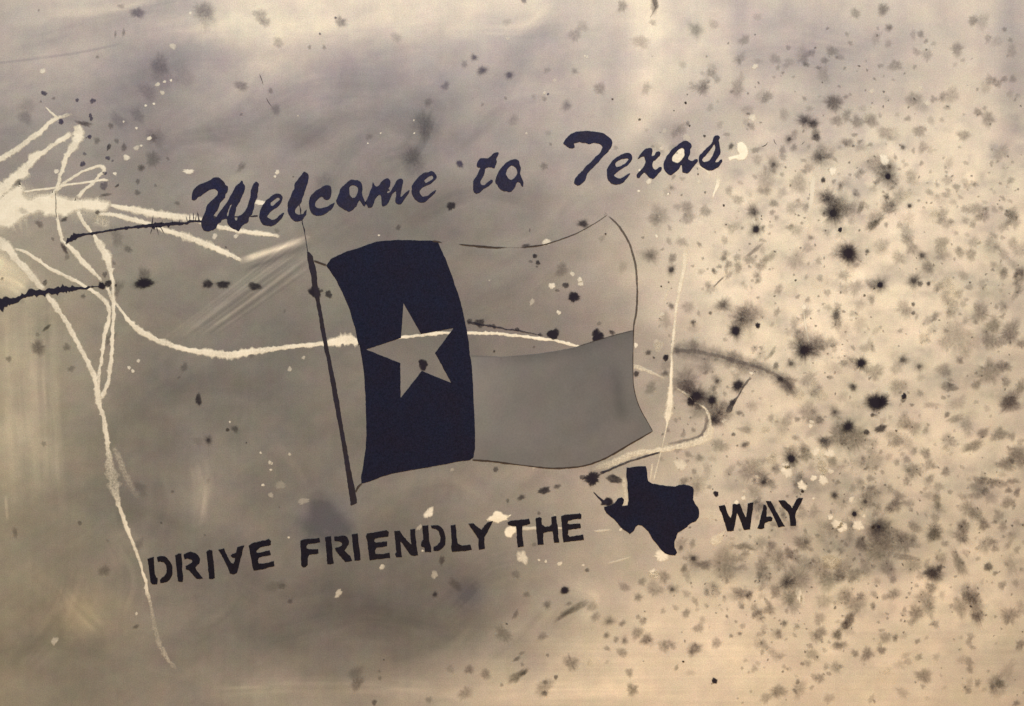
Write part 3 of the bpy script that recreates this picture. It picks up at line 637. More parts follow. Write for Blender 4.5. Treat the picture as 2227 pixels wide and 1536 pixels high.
# ------------------------------------------------------------------ poured cream strands
STR = [
 ("strand rising to the left edge, topmost", [[(-150,425,18),(-60,380,16),(-20,356,15),(0,346,15),(36,324,14),(69,300,15),(91,284,13),(109,267,11),(128,256,9),(150,249,10,.5),(158,247,8,.2)],[(98,232,2),(104,238,4),(112,246,6),(122,254,8),(128,257,8)]]),
 ("lumpy strand running down to the left edge", [[(156,291,15),(140,300,14),(128,307,12),(109,320,11),(91,333,14),(73,344,25),(60,360,24),(49,375,28),(27,390,24),(8,410,30),(-20,425,34),(-80,445,40),(-150,455,40)]]),
 ("thick ended strand below the drips", [[(166,272,20),(169,283,28),(170,293,29),(164,311,22),(153,329,18),(142,348,14),(137,366,10),(131,384,10),(126,402,9),(119,417,9),(112,432,14)]]),
 ("looped strand", [[(122,418,9),(128,411,8),(140,398,7),(155,388,7),(182,373,7),(205,364,7),(217,361,8),(226,368,9),(224,376,8),(217,380,8),(204,397,8),(184,413,9),(168,430,11)]]),
 ("straight thin strand through the loop", [[(50,418,5),(80,413,6),(109,410,6),(146,402,6),(182,398,6),(219,392,7),(237,392,4)]]),
 ("left sagging strand ending at the dark line", [[(119,414,4),(121,435,4),(123,455,5),(126,480,7),(131,507,9),(137,526,9),(151,537,11),(168,553,15),(182,571,14),(200,588,12),(210,599,9),(222,611,6)]]),
 ("long sagging strand crossing the pole and the star", [[(231,622,7),(237,632,9),(242,645,10),(246,655,8),(255,664,6),(270,684,7),(284,702,14),(301,717,16),(328,733,16),(365,748,14),(400,759,14),(428,764,15),(454,767,16),(491,771,19),(529,768,21),(567,763,16),(617,756,11),(667,751,11),(700,748,14),(730,744,22),(755,741,28),(780,742,18),(820,738,9),(872,734,7),(900,731,8),(921,729,8),(952,725,10),(977,724,7),(1000,723,7),(1018,724,8),(1050,725,8),(1081,726,8),(1131,731,8),(1172,736,8),(1212,742,8),(1242,750,7),(1268,756,5)]]),
 ("right strand falling to the knot", [[(168,456,10),(179,480,9),(191,496,10),(202,509,9),(213,526,17),(224,546,20),(235,567,18),(239,586,13),(243,604,10),(246,626,11),(246,644,11),(247,662,9),(247,690,9),(245,717,11),(244,744,10),(243,768,11),(240,797,11),(237,819,9),(233,838,10),(226,853,11),(219,866,12)]]),
 ("middle strand falling to the knot", [[(30,541,6),(55,548,8),(82,566,8),(109,584,10),(146,602,10),(179,620,9),(200,633,10),(219,646,12),(231,660,12),(237,675,10),(237,695,11),(231,717,12),(226,739,9),(222,774,8),(217,806,8),(214,829,9),(213,846,11),(213,864,16)]]),
 ("outer strand with the long tail towards the bottom", [[(-150,480,30),(-70,495,26),(-14,518,26),(2,528,28),(18,542,26),(36,564,20),(55,582,20),(69,602,18),(82,617,18),(95,631,12)],[(102,640,10),(108,650,13),(117,660,15),(131,680,15),(146,702,15),(157,724,13),(168,744,12),(176,761,11),(189,783,11),(200,806,14),(208,829,13),(211,849,14),(213,868,20),(217,883,12),(223,900,11),(227,919,12),(230,938,13),(233,957,13),(235,978,12,.8),(238,1006,20,.5),(244,1037,32,.46),(249,1062,28,.48),(254,1084,16,.62),(260,1104,10,.9),(269,1128,11),(275,1146,12),(282,1164,9),(291,1186,8),(297,1204,9),(304,1222,7),(311,1247,7),(318,1269,9),(319,1286,11,.9),(324,1302,9,.55),(330,1327,9,.3),(334,1354,10,.2),(342,1385,14,.26),(350,1409,14,.3),(365,1434,12,.3),(383,1455,8,.15)]]),
 ("faint dry brushed branch", [[(246,972,10,.25),(258,995,15,.28),(272,1030,17,.22),(288,1062,14,.14),(300,1085,10,.05)]]),
 ("upper wedge brushed towards the script", [[(238,446,8),(262,451,14),(292,456,18),(320,462,20),(346,467,21),(400,473,19),(440,481,16),(474,493,13),(531,504,13),(580,510,12),(609,515,7,.8)]]),
 ("lower wedge brushed down to a point", [[(214,468,9),(232,466,10),(250,468,12),(273,474,14),(300,481,15),(322,487,13),(346,496,11),(372,505,14),(400,513,17),(441,529,19),(482,546,18),(505,557,15),(526,567,7,.9)]]),
 ("short strand beneath the script word", [[(1513,359,4,.7),(1523,363,5,.7),(1532,368,6,.7),(1540,375,8,.7),(1546,384,9,.7)],[(1565,386,11),(1562,393,13),(1560,404,11),(1554,418,5),(1549,433,3)]]),
 ("long upright streak left of the ink cluster", [[(1492,538,10,.35),(1489,560,14,.7),(1488,584,12,.85),(1480,619,11,.9),(1475,644,10,.75),(1471,668,8,.9),(1468,697,7,.7),(1464,736,8,.9),(1461,765,7,.7),(1460,795,8),(1459,834,11),(1458,859,16),(1456,884,20),(1453,904,20),(1451,918,9),(1448,935,4,.9),(1441,968,2.5,.8),(1434,996,3,.7),(1421,1047,4,.6)],[(1419,1006,5,.6),(1416,1030,6,.6),(1413,1044,5,.5)],[(1455,618,7,.4),(1450,640,7,.4),(1443,658,7,.35)]]),
 ("pale vertical streak at upper right", [[(1771,380,9,.7),(1768,400,15,.85),(1766,425,17,.85),(1763,446,15,.7),(1761,470,9,.45),(1760,500,9,.3),(1759,512,8,.2)]]),
 ("thin streak through the large blot", [[(1747,666,9,.85),(1748,676,7,.6),(1750,697,8,.9),(1755,726,8),(1759,746,5),(1761,775,4,.9),(1763,800,5,.6),(1764,818,5,.3)]]),
 ("hooked strand curling below the flag", [[(1374,795,9,.85),(1394,801,10,.85),(1414,809,9,.8),(1432,817,7,.7),(1447,824,4,.5)],[(1467,842,5),(1484,852,5),(1498,861,7),(1507,871,7),(1513,877,5),(1519,879,6),(1533,888,10),(1541,902,13),(1545,922,15),(1545,937,20),(1536,951,22),(1517,961,20),(1494,968,17),(1459,976,14),(1420,981,14),(1395,984,17,.95),(1363,993,19,.85),(1333,1006,17,.7),(1303,1017,12,.45),(1288,1022,8,.2)]]),
 ("short horizontal streak behind the stencilled words", [[(1128,1151,8),(1150,1149,9),(1180,1148,7),(1200,1148,6),(1225,1149,5)],[(1290,1155,3,.8),(1310,1154,6),(1330,1152,4,.8)],[(1320,1226,4,.6),(1345,1219,6,.8),(1372,1211,4,.6)]]),
]
for k, (lab, lines) in enumerate(STR):
    if "hooked" in lab or "horizontal" in lab: lines = [[(*q[:3], (q[3] if len(q) > 3 else 1)*.72) for q in l] for l in lines]
    if "upright" in lab: lines = [[(*q[:3], (q[3] if len(q) > 3 else 1)*1.0) for q in l] for l in lines]
    soft = "brushed" in lab or "streak" in lab
    lines = [[(q[0], q[1], q[2]*.98, (q[3] if len(q) > 3 else 1)*rng.uniform(.80, 1)) for q in l] for l in lines]
    for part in ([[l] for l in lines] if any(q in lab for q in ('horizontal', 'script word', 'upright', 'hooked')) else [lines]):
      ribbon(part, .12+.012*k, "paint_strand", M_drop if "streak" in lab and "upright" not in lab else M_strand, root, "cream "+lab, jag=.15 if not soft else .16, dome=.5, core=.56 if not soft else .46, spikes=.22)
# thin cream halo round the pool where it soaked into the wet ground
ribbon([[(-150,470,110,.5),(-30,470,124,.65),(20,450,124,.65),(70,440,74,.5),(130,448,60,.3),(200,462,50,.25),(240,470,30,.15)],[(-20,560,80,.35),(20,590,70,.4),(50,622,40,.2)],[(205,470,36,.4),(222,482,34,.5),(240,486,26,.3)]], .05, "paint_halo", M_strand, root, "thin cream halo around the poured pool", jag=.12, core=.3)
def blob(polys, h, name, mat, label=None, alpha=1.0, rim=3.5, dome=.4, amp=.8, kind=None):
    co = []; fs = []; al = []
    for poly in polys:
        p = ragged(poly, amp, 4, True); n = len(p); c = p.mean(0)
        tg = np.roll(p, -1, 0)-np.roll(p, 1, 0); tg /= np.hypot(tg[:, 0], tg[:, 1])[:, None]+1e-9
        area = np.sum(p[:, 0]*np.roll(p[:, 1], -1)-np.roll(p[:, 0], -1)*p[:, 1])
        nr = np.stack([tg[:, 1], -tg[:, 0]], 1)*(1 if area > 0 else -1)
        inner = p-nr*rim
        b = len(co)
        co += [P(x, y, h) for x, y in p+nr*rim*.4]; al += [0.0]*n
        co += [P(x, y, h+dome) for x, y in inner]; al += [alpha]*n
        for i in range(n):
            j = (i+1) % n
            f = (b+i, b+j, b+n+j, b+n+i)
            fs.append(f if area < 0 else f[::-1])
        for t in tessellate_polygon([[Vector((x, y, 0)) for x, y in inner]]):
            a_, b_, c_ = (inner[i] for i in t)
            cr = (b_[0]-a_[0])*(c_[1]-a_[1])-(b_[1]-a_[1])*(c_[0]-a_[0])
            t = [b+n+i for i in t]
            fs.append(t if cr < 0 else t[::-1])
    return link(name, mesh(name, co, fs, mat, alpha=al), root, label=label, kind=kind)
Q2 = lambda *l: [(x/5.485, 220+y/5.485) for x, y in l]
blob([Q2((-850,1100),(-400,1160),(-60,1160),(0,1130),(100,1060),(180,1010),(250,975),(300,1050),(300,1130),(350,1160),(450,1112),(580,1100),(640,1060),(690,1110),(760,1140),(850,1160),(900,1160),(1000,1160),(1150,1155),(1290,1195),(1330,1250),(1280,1300),(1220,1325),(1130,1330),(1050,1320),(950,1315),(850,1350),(780,1392),(700,1372),(600,1365),(560,1388),(520,1370),(480,1330),(420,1345),(350,1370),(270,1405),(200,1470),(120,1520),(0,1510),(-200,1490),(-500,1420),(-850,1400))], .10, "paint_pool", M_strand, "wide cream pool of poured paint at the left edge", rim=7, amp=1.6)
blob([[(x/5.12+1400, y/5.12+300) for x, y in ((1090,40),(1150,90),(1165,160),(1140,230),(1070,255),(1000,238),(965,262),(935,215),(1000,195),(1060,180),(1030,130),(1040,60))]], .25, "paint_pool", M_strand, "cream curled blob right of the script word", rim=2.5)
blob([tr(1300, 270, 7.313, [(1180,550),(1200,500),(1240,450),(1290,400),(1340,380),(1370,400),(1380,450),(1375,510),(1350,550),(1320,580),(1270,622),(1220,605),(1190,590)])[0]], .2, "paint_pool", M_strand, "cream patch inside the letter a", rim=1.5, alpha=.85)
blob([[(1353,1040),(1361,1042),(1362,1065),(1366,1085),(1365,1098),(1354,1100),(1357,1075),(1352,1055)]], .2, "paint_pool", M_strand, "pale upright patch left of the state map", rim=2, alpha=.45)
G2 = lambda *l: [(900+x/5.69, 1070+y/5.69) for x, y in l]
blob([G2((890,350),(960,300),(1000,240),(1060,232),(1110,262),(1195,285),(1165,330),(1165,355),(1100,362),(1060,375),(1000,365),(940,355))], .2, "paint_pool", M_strand, "ragged cream splash between two stencilled words", rim=2.5, amp=1.6)
blob([G2((1115,490),(1140,440),(1200,422),(1262,430),(1268,500),(1235,530),(1200,565),(1150,545),(1125,525))], .2, "paint_pool", M_strand, "cream splash under the letter T", rim=2.5, amp=1.4)
blob([[(1543,1178),(1549,1165),(1560,1162),(1572,1154),(1577,1152),(1575,1165),(1568,1180),(1560,1186),(1550,1186)]], .2, "paint_pool", M_strand, "cream drop with a tail under the last word", rim=3, amp=.6, alpha=.6)

# ------------------------------------------------------------------ ink lines, smears and painted shade round the hook
ribbon([[(143,532,4),(148,524,8),(155,519,12),(163,516,10),(175,512,7),(195,509,5),(230,503,4),(260,498,4.5),(290,494,5.5),(320,491,8),(338,491,11),(352,489,9),(370,487,7),(400,486,6.5),(415,482,6),(437,481,5),(470,474,5,.7),(552,470,4,.8),(560,469,3,.6)],
        *[[(x, y, 2.2), (x+dx, y-l*.5, 1.6), (x+dx*1.7, y-l, .8)] for x, y, dx, l in ((408,482,-2,12),(413,481,0,16),(421,480,0,18),(425,480,1,12),(434,480,-3,20),(390,486,1,10),(376,487,-1,9),(350,488,2,9),(330,490,2,22),(340,492,3,-20),(334,492,-4,-18),(347,492,6,-17))]],
       .82, "ink_or_shade_line", M_inkline, root, "upper black ink line running into the script", jag=.22, spikes=.5)
ribbon([[(-150,700,20),(-60,684,26),(-12,668,22),(0,663,22),(15,656,17),(30,655,12),(45,648,9),(60,641,10),(75,637,15),(90,637,15),(105,633,12),(125,632,14),(150,629,12),(165,628,8),(172,627,6),(187,627,5),(201,624,2),(222,622,2)]],
       .82, "ink_or_shade_line", M_inkline, root, "lower black ink line at the left edge", jag=.22, spikes=.5)
ribbon([[(1015,700,4,.5),(1043,706,5,.6),(1074,711,5,.6),(1105,717,3,.6),(1125,719,4,.6),(1150,724,3,.5),(1182,730,3,.5)]], .82, "ink_or_shade_line", M_inkline, root, "thin broken ink line above the white strand on the flag", jag=.3, spikes=.3)
ribbon([[(1633,820,7,.45),(1618,840,4.5,.5),(1605,862,3.5,.55),(1597,873,8,.6),(1589,886,12,.58),(1580,899,6,.45)]], .82, "ink_or_shade_line", M_inkline, root, "slanting ink dash among the right hand blots", jag=.15, spikes=.2)
ribbon([[(1436,984,4,.6),(1420,988,5,.75),(1390,997,5,.6),(1360,1007,5,.6),(1330,1020,5,.7),(1305,1030,6,.9)]], .82, "ink_or_shade_line", M_inkline, root, "painted shadow line under the hooked strand", jag=.15)  # shadow below the raised strand, painted as a dark ribbon
ribbon([[(1290,1070,2),(1298,1078,4),(1306,1086,5),(1314,1091,8),(1326,1092,9)]], .82, "ink_or_shade_line", M_inkline, root, "thin tail beside the state map", jag=.15, spikes=.2)
ribbon([[(120,415,3,.35),(122,440,2.5,.45),(122,462,2.5,.4),(125,478,2,.3)]], .82, "ink_or_shade_line", M_line, root, "faint brown line down the cream pool", jag=.2)
for hair in ([(1574,602,5,.35),(1566,610,4,.45),(1551,625,4,.35)],[(1683,303,2.2,.7),(1685,310,1.8,.7),(1690,316,1.5,.5)],[(1655,320,1.6,.6),(1665,316,2,.7),(1670,309,1.5,.4)],[(1743,315,1.6,.7),(1750,308,2,.6)],
             [(564,160,1.4,.4),(568,170,1.8,.7),(573,186,1.3,.4)],[(579,213,1.4,.5),(585,224,1.6,.6),(592,233,1.3,.4)]):
    ribbon([hair], .82, "ink_or_shade_line", M_inkline, root, "hair fine short ink stroke", jag=.1)
ribbon([[(1468,757,34,.24),(1500,762,46,.27),(1540,770,46,.24),(1580,778,44,.25),(1620,788,38,.24),(1660,802,30,.30),(1690,822,34,.3),(1715,842,36,.3),(1735,858,26,.2)]], .70, "smear_or_shade", M_smear, root, "broad soft grey band right of the flag", jag=.10, core=.42, spikes=.1)
ribbon([[(1470,762,9,.42),(1517,766,12,.36),(1566,775,10,.42),(1605,787,13,.40),(1644,797,9,.42),(1683,814,10,.36),(1712,834,12,.4),(1726,858,9,.2)]], .74, "smear_or_shade", M_smear, root, "darker core of the grey band", jag=.14, core=.4)
ribbon([[(1452,966,5,.2),(1480,961,9,.4),(1505,956,11,.55),(1522,950,10,.6),(1532,936,9,.5),(1537,918,10,.4),(1536,902,9,.25)]], .10, "smear_or_shade", M_smear, root, "painted grey shade inside the hook", jag=.1, core=.35)  # shade along the inner curl, painted as a soft grey ribbon
ribbon([[(1430,20,9,.5),(1424,5,14,.4),(1420,-12,12,.4)],[(1428,12,6,.3),(1420,28,4,.3),(1413,40,3,.2)]], .70, "smear_or_shade", M_smear, root, "small smear at the top edge", jag=.14, core=.4)

# ------------------------------------------------------------------ ink blots and paint drops
INKC = {'k': (.055, .040, .046), 'b': (.050, .045, .090), 'n': (.034, .026, .022), 'g': (.062, .058, .045), 'd': (.020, .017, .026)}
def blot_geo(r, core, ca, ha, aspect, ang, spiky):
    """feathered blot: solid core, thinner halo, ragged rim; returns local vertices, faces, alphas"""
    nA = 40 if r >= 18 else 26 if r > 7 else (16 if r > 3.5 else 10)
    if core >= r*.8:
        R = [0, .55, .82, 1.12]; A = [ca, ca, ca*.85, 0]
    elif core > 0:
        c = core/r
        R = [0, c*.72, c, min(c*1.22, c+.35*(1-c)), c+.45*(1-c), c+.74*(1-c), 1.15]
        A = [ca, ca*.97, ca*.70, ha+(ca-ha)*.16, ha*.62, ha*.26, 0]
    else:
        R = [0, .3, .56, .78, .98, 1.2]; A = [ha, ha*.95, ha*.82, ha*.54, ha*.19, 0]
    lob = 1+.16*math.sin(rng.random()*6.28)+0*nA
    ph = rng.random(3)*6.28
    th = np.arange(nA)*2*math.pi/nA
    rad = 1+.13*np.sin(2*th+ph[0])+.10*np.sin(3*th+ph[1])+.07*np.sin(5*th+ph[2])+spiky*rng.normal(0, 1, nA)
    rad = np.clip(rad, .55, 1.6)
    am = np.clip(1+.19*rng.normal(0, 1, nA), .25, 1.6)
    co = [(0.0, 0.0)]; al = [A[0]]
    ca_, sa_ = math.cos(ang), math.sin(ang)
    for ri, (q, a) in enumerate(zip(R[1:], A[1:])):
        last = q > .7
        for i in range(nA):
            k = 1+(rad[i]-1)*(.3+.7*min(1, q) if core <= 0 or core >= r*.8 else .12+.88*min(1, q)**1.5)
            x = math.cos(th[i])*q*r*k*math.sqrt(aspect); y = math.sin(th[i])*q*r*k/math.sqrt(aspect)
            co.append((x*ca_-y*sa_, x*sa_+y*ca_))
            al.append(float(np.clip(a*(1+(am[i]-1)*min(1, q*1.1)), 0, 1)))
    fs = []
    for i in range(nA):
        j = (i+1) % nA
        fs.append((0, 1+j, 1+i))
        for k in range(len(R)-2):
            b = 1+k*nA
            fs.append((b+i, b+j, b+nA+j, b+nA+i))
    return co, fs, al

def power(d): return 1.0*d if d < .46 else min(.99, .46+(d-.46)*1.2)
# (x, y, core radius, core darkness, halo radius, halo darkness, aspect, tilt in degrees, ink)
B = []
def b(x, y, core, cd, halo=0, hd=0.0, asp=1.0, ang=0.0, ink='k'): B.append((x, y, core, cd, max(halo, core), hd, asp, ang, ink))
def s(x, y, r, d, asp=1.0, ang=0.0, ink='k'): B.append((x, y, 0, 0, r, d, asp, ang, ink))
CORED = (
 "1749 262 8 .7 20 .3;1769 270 8 .72 16 .3;1774 291 7 .5 14 .25;1513 65 4 .4 20 .25;1491 224 3 .9 0 0;1500 274 2.5 .8 0 0;1532 296 3.5 .8 0 0;1682 358 5 .7 22 "
 ".25;1785 343 5 .6 28 .25;1716 303 5 .7 15 .25;1775 300 8 .6 12 .2;1790 392 5 .8 8 .2;1800 431 7 .8 25 .45;1812 464 9 .95 30 .5;1638 460 8 .65 20 .3;1644 499 7 "
 ".85 20 .25;1763 517 4 .5 10 .2;1415 556 6 .6 22 .3;1460 587 6 .8 14 .3;1574 447 3 .8 0 0;1590 318 5 .6 9 .2;1656 470 2 .8 0 0;1579 489 2 .8 0 0;1518 379 2.5 .7 "
 "0 0;1931 384 6 .9 30 .3;1935 364 3 .5 8 .2;1963 321 4 .6 9 .2;1928 427 5 .5 9 .25;1933 452 10 .5 18 .3;1978 448 4 .8 9 .25;1845 551 12 1 26 .5;1827 500 5 .85 0 "
 "0;1886 547 4 .6 8 .2;2005 556 5 .75 14 .35;1572 664 7 .7 20 .35;1614 695 6 .7 26 .3;1600 720 9 .9 22 .35;1648 708 5 .85 8 .2;1545 681 3.5 .6 6 .2;1507 701 4 .6 "
 "9 .2;1460 666 5 .5 9 .25;1448 778 6 .85 8 .2;1410 767 5 .6 8 .2;1422 778 3 .6 0 0;1447 812 5 .5 10 .25;1470 762 5 .5 12 .3;1560 829 4 .7 13 .25;1605 838 9 .85 "
 "18 .35;1515 861 10 .92 30 .45;1503 873 8 .85 12 .4;1548 871 7 .85 16 .4;1593 875 6 .6 9 .3;1720 791 5 .7 15 .3;1687 796 6 .5 9 .3;1697 825 5 .7 10 .3;1749 762 "
 "10 1 28 .45;1740 730 6 .4 18 .3;1818 687 8 .7 18 .25;1730 610 3 .7 0 0;1438 623 2 .9 0 0;1642 808 3 .4 0 0;1914 620 6 .95 22 .3;1901 628 3 .6 0 0;1880 643 3.5 "
 ".6 0 0;1987 611 7 .8 20 .35;2001 617 5 .6 8 .3;2019 617 4 .75 8 .2;1986 662 4 .6 6 .2;1986 681 4 .6 6 .2;1873 790 8 .92 18 .4;1963 783 6 .65 15 .25;1999 798 5 "
 ".65 16 .25;1855 842 7 .65 13 .25;1966 862 5.5 .9 8 .2;1964 871 5 .5 7 .2;1902 876 12 1 24 .4;1916 876 11 1 20 .4;1815 896 4 .7 16 .4;1844 928 8 .85 18 .45;1884 "
 "940 6 .75 8 .2;1897 903 4 .65 6 .2;1949 937 3 .6 0 0;1882 1091 5 .75 26 .3;1858 1118 5 .95 16 .3;1815 1077 5 .6 14 .25;1899 1147 3 .85 8 .3;1911 1146 4 .85 30 "
 ".4;2044 1235 6 .6 9 .25;2149 1233 8 .6 12 .3;2024 1278 8 .45 14 .3;1944 1292 8 .45 17 .3;2100 1296 8 .5 12 .3;1908 1300 2.5 .6 0 0;2086 1143 3 .3 0 0;1508 1215 "
 "5 .75 14 .25;1710 1268 6 .8 22 .45;1461 1282 4 .6 13 .25;1492 1334 6 .4 12 .25;1486 1439 2.5 .85 0 0;1554 1481 5.5 .95 8 .15;1706 1356 5 .5 10 .25;1644 1334 5 "
 ".4 11 .25;1816 1322 4 .5 0 0;1228 1284 7 1 12 .3;1277 1240 4 .5 6 .2;946 1293 4 .6 8 .25;1190 1315 5 .4 12 .2;1102 1357 2.5 .6 0 0;1388 1299 4 .5 12 .3;1325 "
 "1351 5 .5 15 .25;1319 1382 4 .5 9 .25;1358 1393 4 .5 11 .25;1184 1508 5 .45 8 .2;1191 1425 4 .3 0 0;1209 1473 4 .5 5 .2;1031 125 4 .6 10 .3;1049 153 6 .6 13 "
 ".35;1010 140 3 .3 9 .25;1108 164 5 .6 12 .3;1250 155 4 .3 9 .15;1232 230 5 .4 15 .25;1192 205 2.5 .7 0 0;1332 216 2.5 .7 0 0;1391 260 3.5 .7 0 0;1139 1 5 .5 8 "
 ".2;96 203 6 .7 0 0;168 218 4 .65 0 0;202 220 6 .6 0 0;133 265 6 .75 0 0;197 252 4.5 .7 0 0;199 259 4 .65 0 0;195 298 4.5 .75 0 0;180 357 6 .7 0 0;235 344 5 .65 "
 "0 0;184 335 4 .45 0 0;228 377 4.5 .6 0 0;245 350 3 .45 0 0;212 462 5 .5 0 0;730 39 3 .6 0 0;696 74 3 .55 0 0;226 404 9 .45 0 0;98 615 6 .5 0 0;222 622 7 .85 9 "
 ".3;236 617 7 .8 9 .3;252 621 3 .6 0 0;201 624 3 .7 0 0;228 597 6 .4 0 0;715 640 7 .7 9 .3;685 635 11 .85 13 .3;699 633 4 .5 0 0;454 958 4 .7 12 .3;495 935 3.5 "
 ".7 5 .2;511 933 5 .5 10 .25;536 963 2 .6 0 0;174 1138 5 .3 0 0;814 1528 5 .45 7 .2;835 1435 2 .5 0 0;981 448 8 .8 11 .3;1000 357 6 .75 9 .3;866 495 4 .35 7 "
 ".2;1163 557 4.5 .8 6 .2;1154 569 4 .35 0 0;1170 572 4.5 .75 6 .2;1168 580 3 .4 0 0;1317 509 2.5 .7 0 0;1230 621 6 .68 8 .2;1248 646 10 .88 14 .3;1021 699 6 .55 "
 "0 0;1074 710 5 .5 0 0;1125 717 5 .55 0 0;1203 727 11 .92 14 .35;1300 731 12 .95 14 .3;1303 704 5 .25 0 0;1174 728 4 .45 0 0;1398 517 4 .3 0 0;1075 764 3 .6 0 "
 "0;1384 813 5.5 .75 8 .2;1161 755 3 .3 0 0;1078 1021 5 .5 7 .2;1267 1038 6 .55 0 0;1521 996 5 .4 12 .25;920 793 9.5 .96 11 .3;1557 1074 6 .95 0 0;1550 1064 2 .6 "
 "0 0;1745 1069 3.5 .85 0 0;1661 1049 5 .8 18 .3;1703 1121 4 .4 8 .2;1553 912 6 .8 18 .45;1595 945 4 .6 6 .2;1619 968 5 .65 12 .25;1721 998 8 .95 24 .4;1794 962 7 "
 ".7 18 .4;1783 914 6 .45 12 .3;1734 912 5 .4 8 .2;1814 1077 4 .5 10 .25;1104 1089 4 .35 0 0;1172 1116 4 .35 0 0;1162 1184 5 .25 0 0;1325 1093 8 .75 10 .3 ")
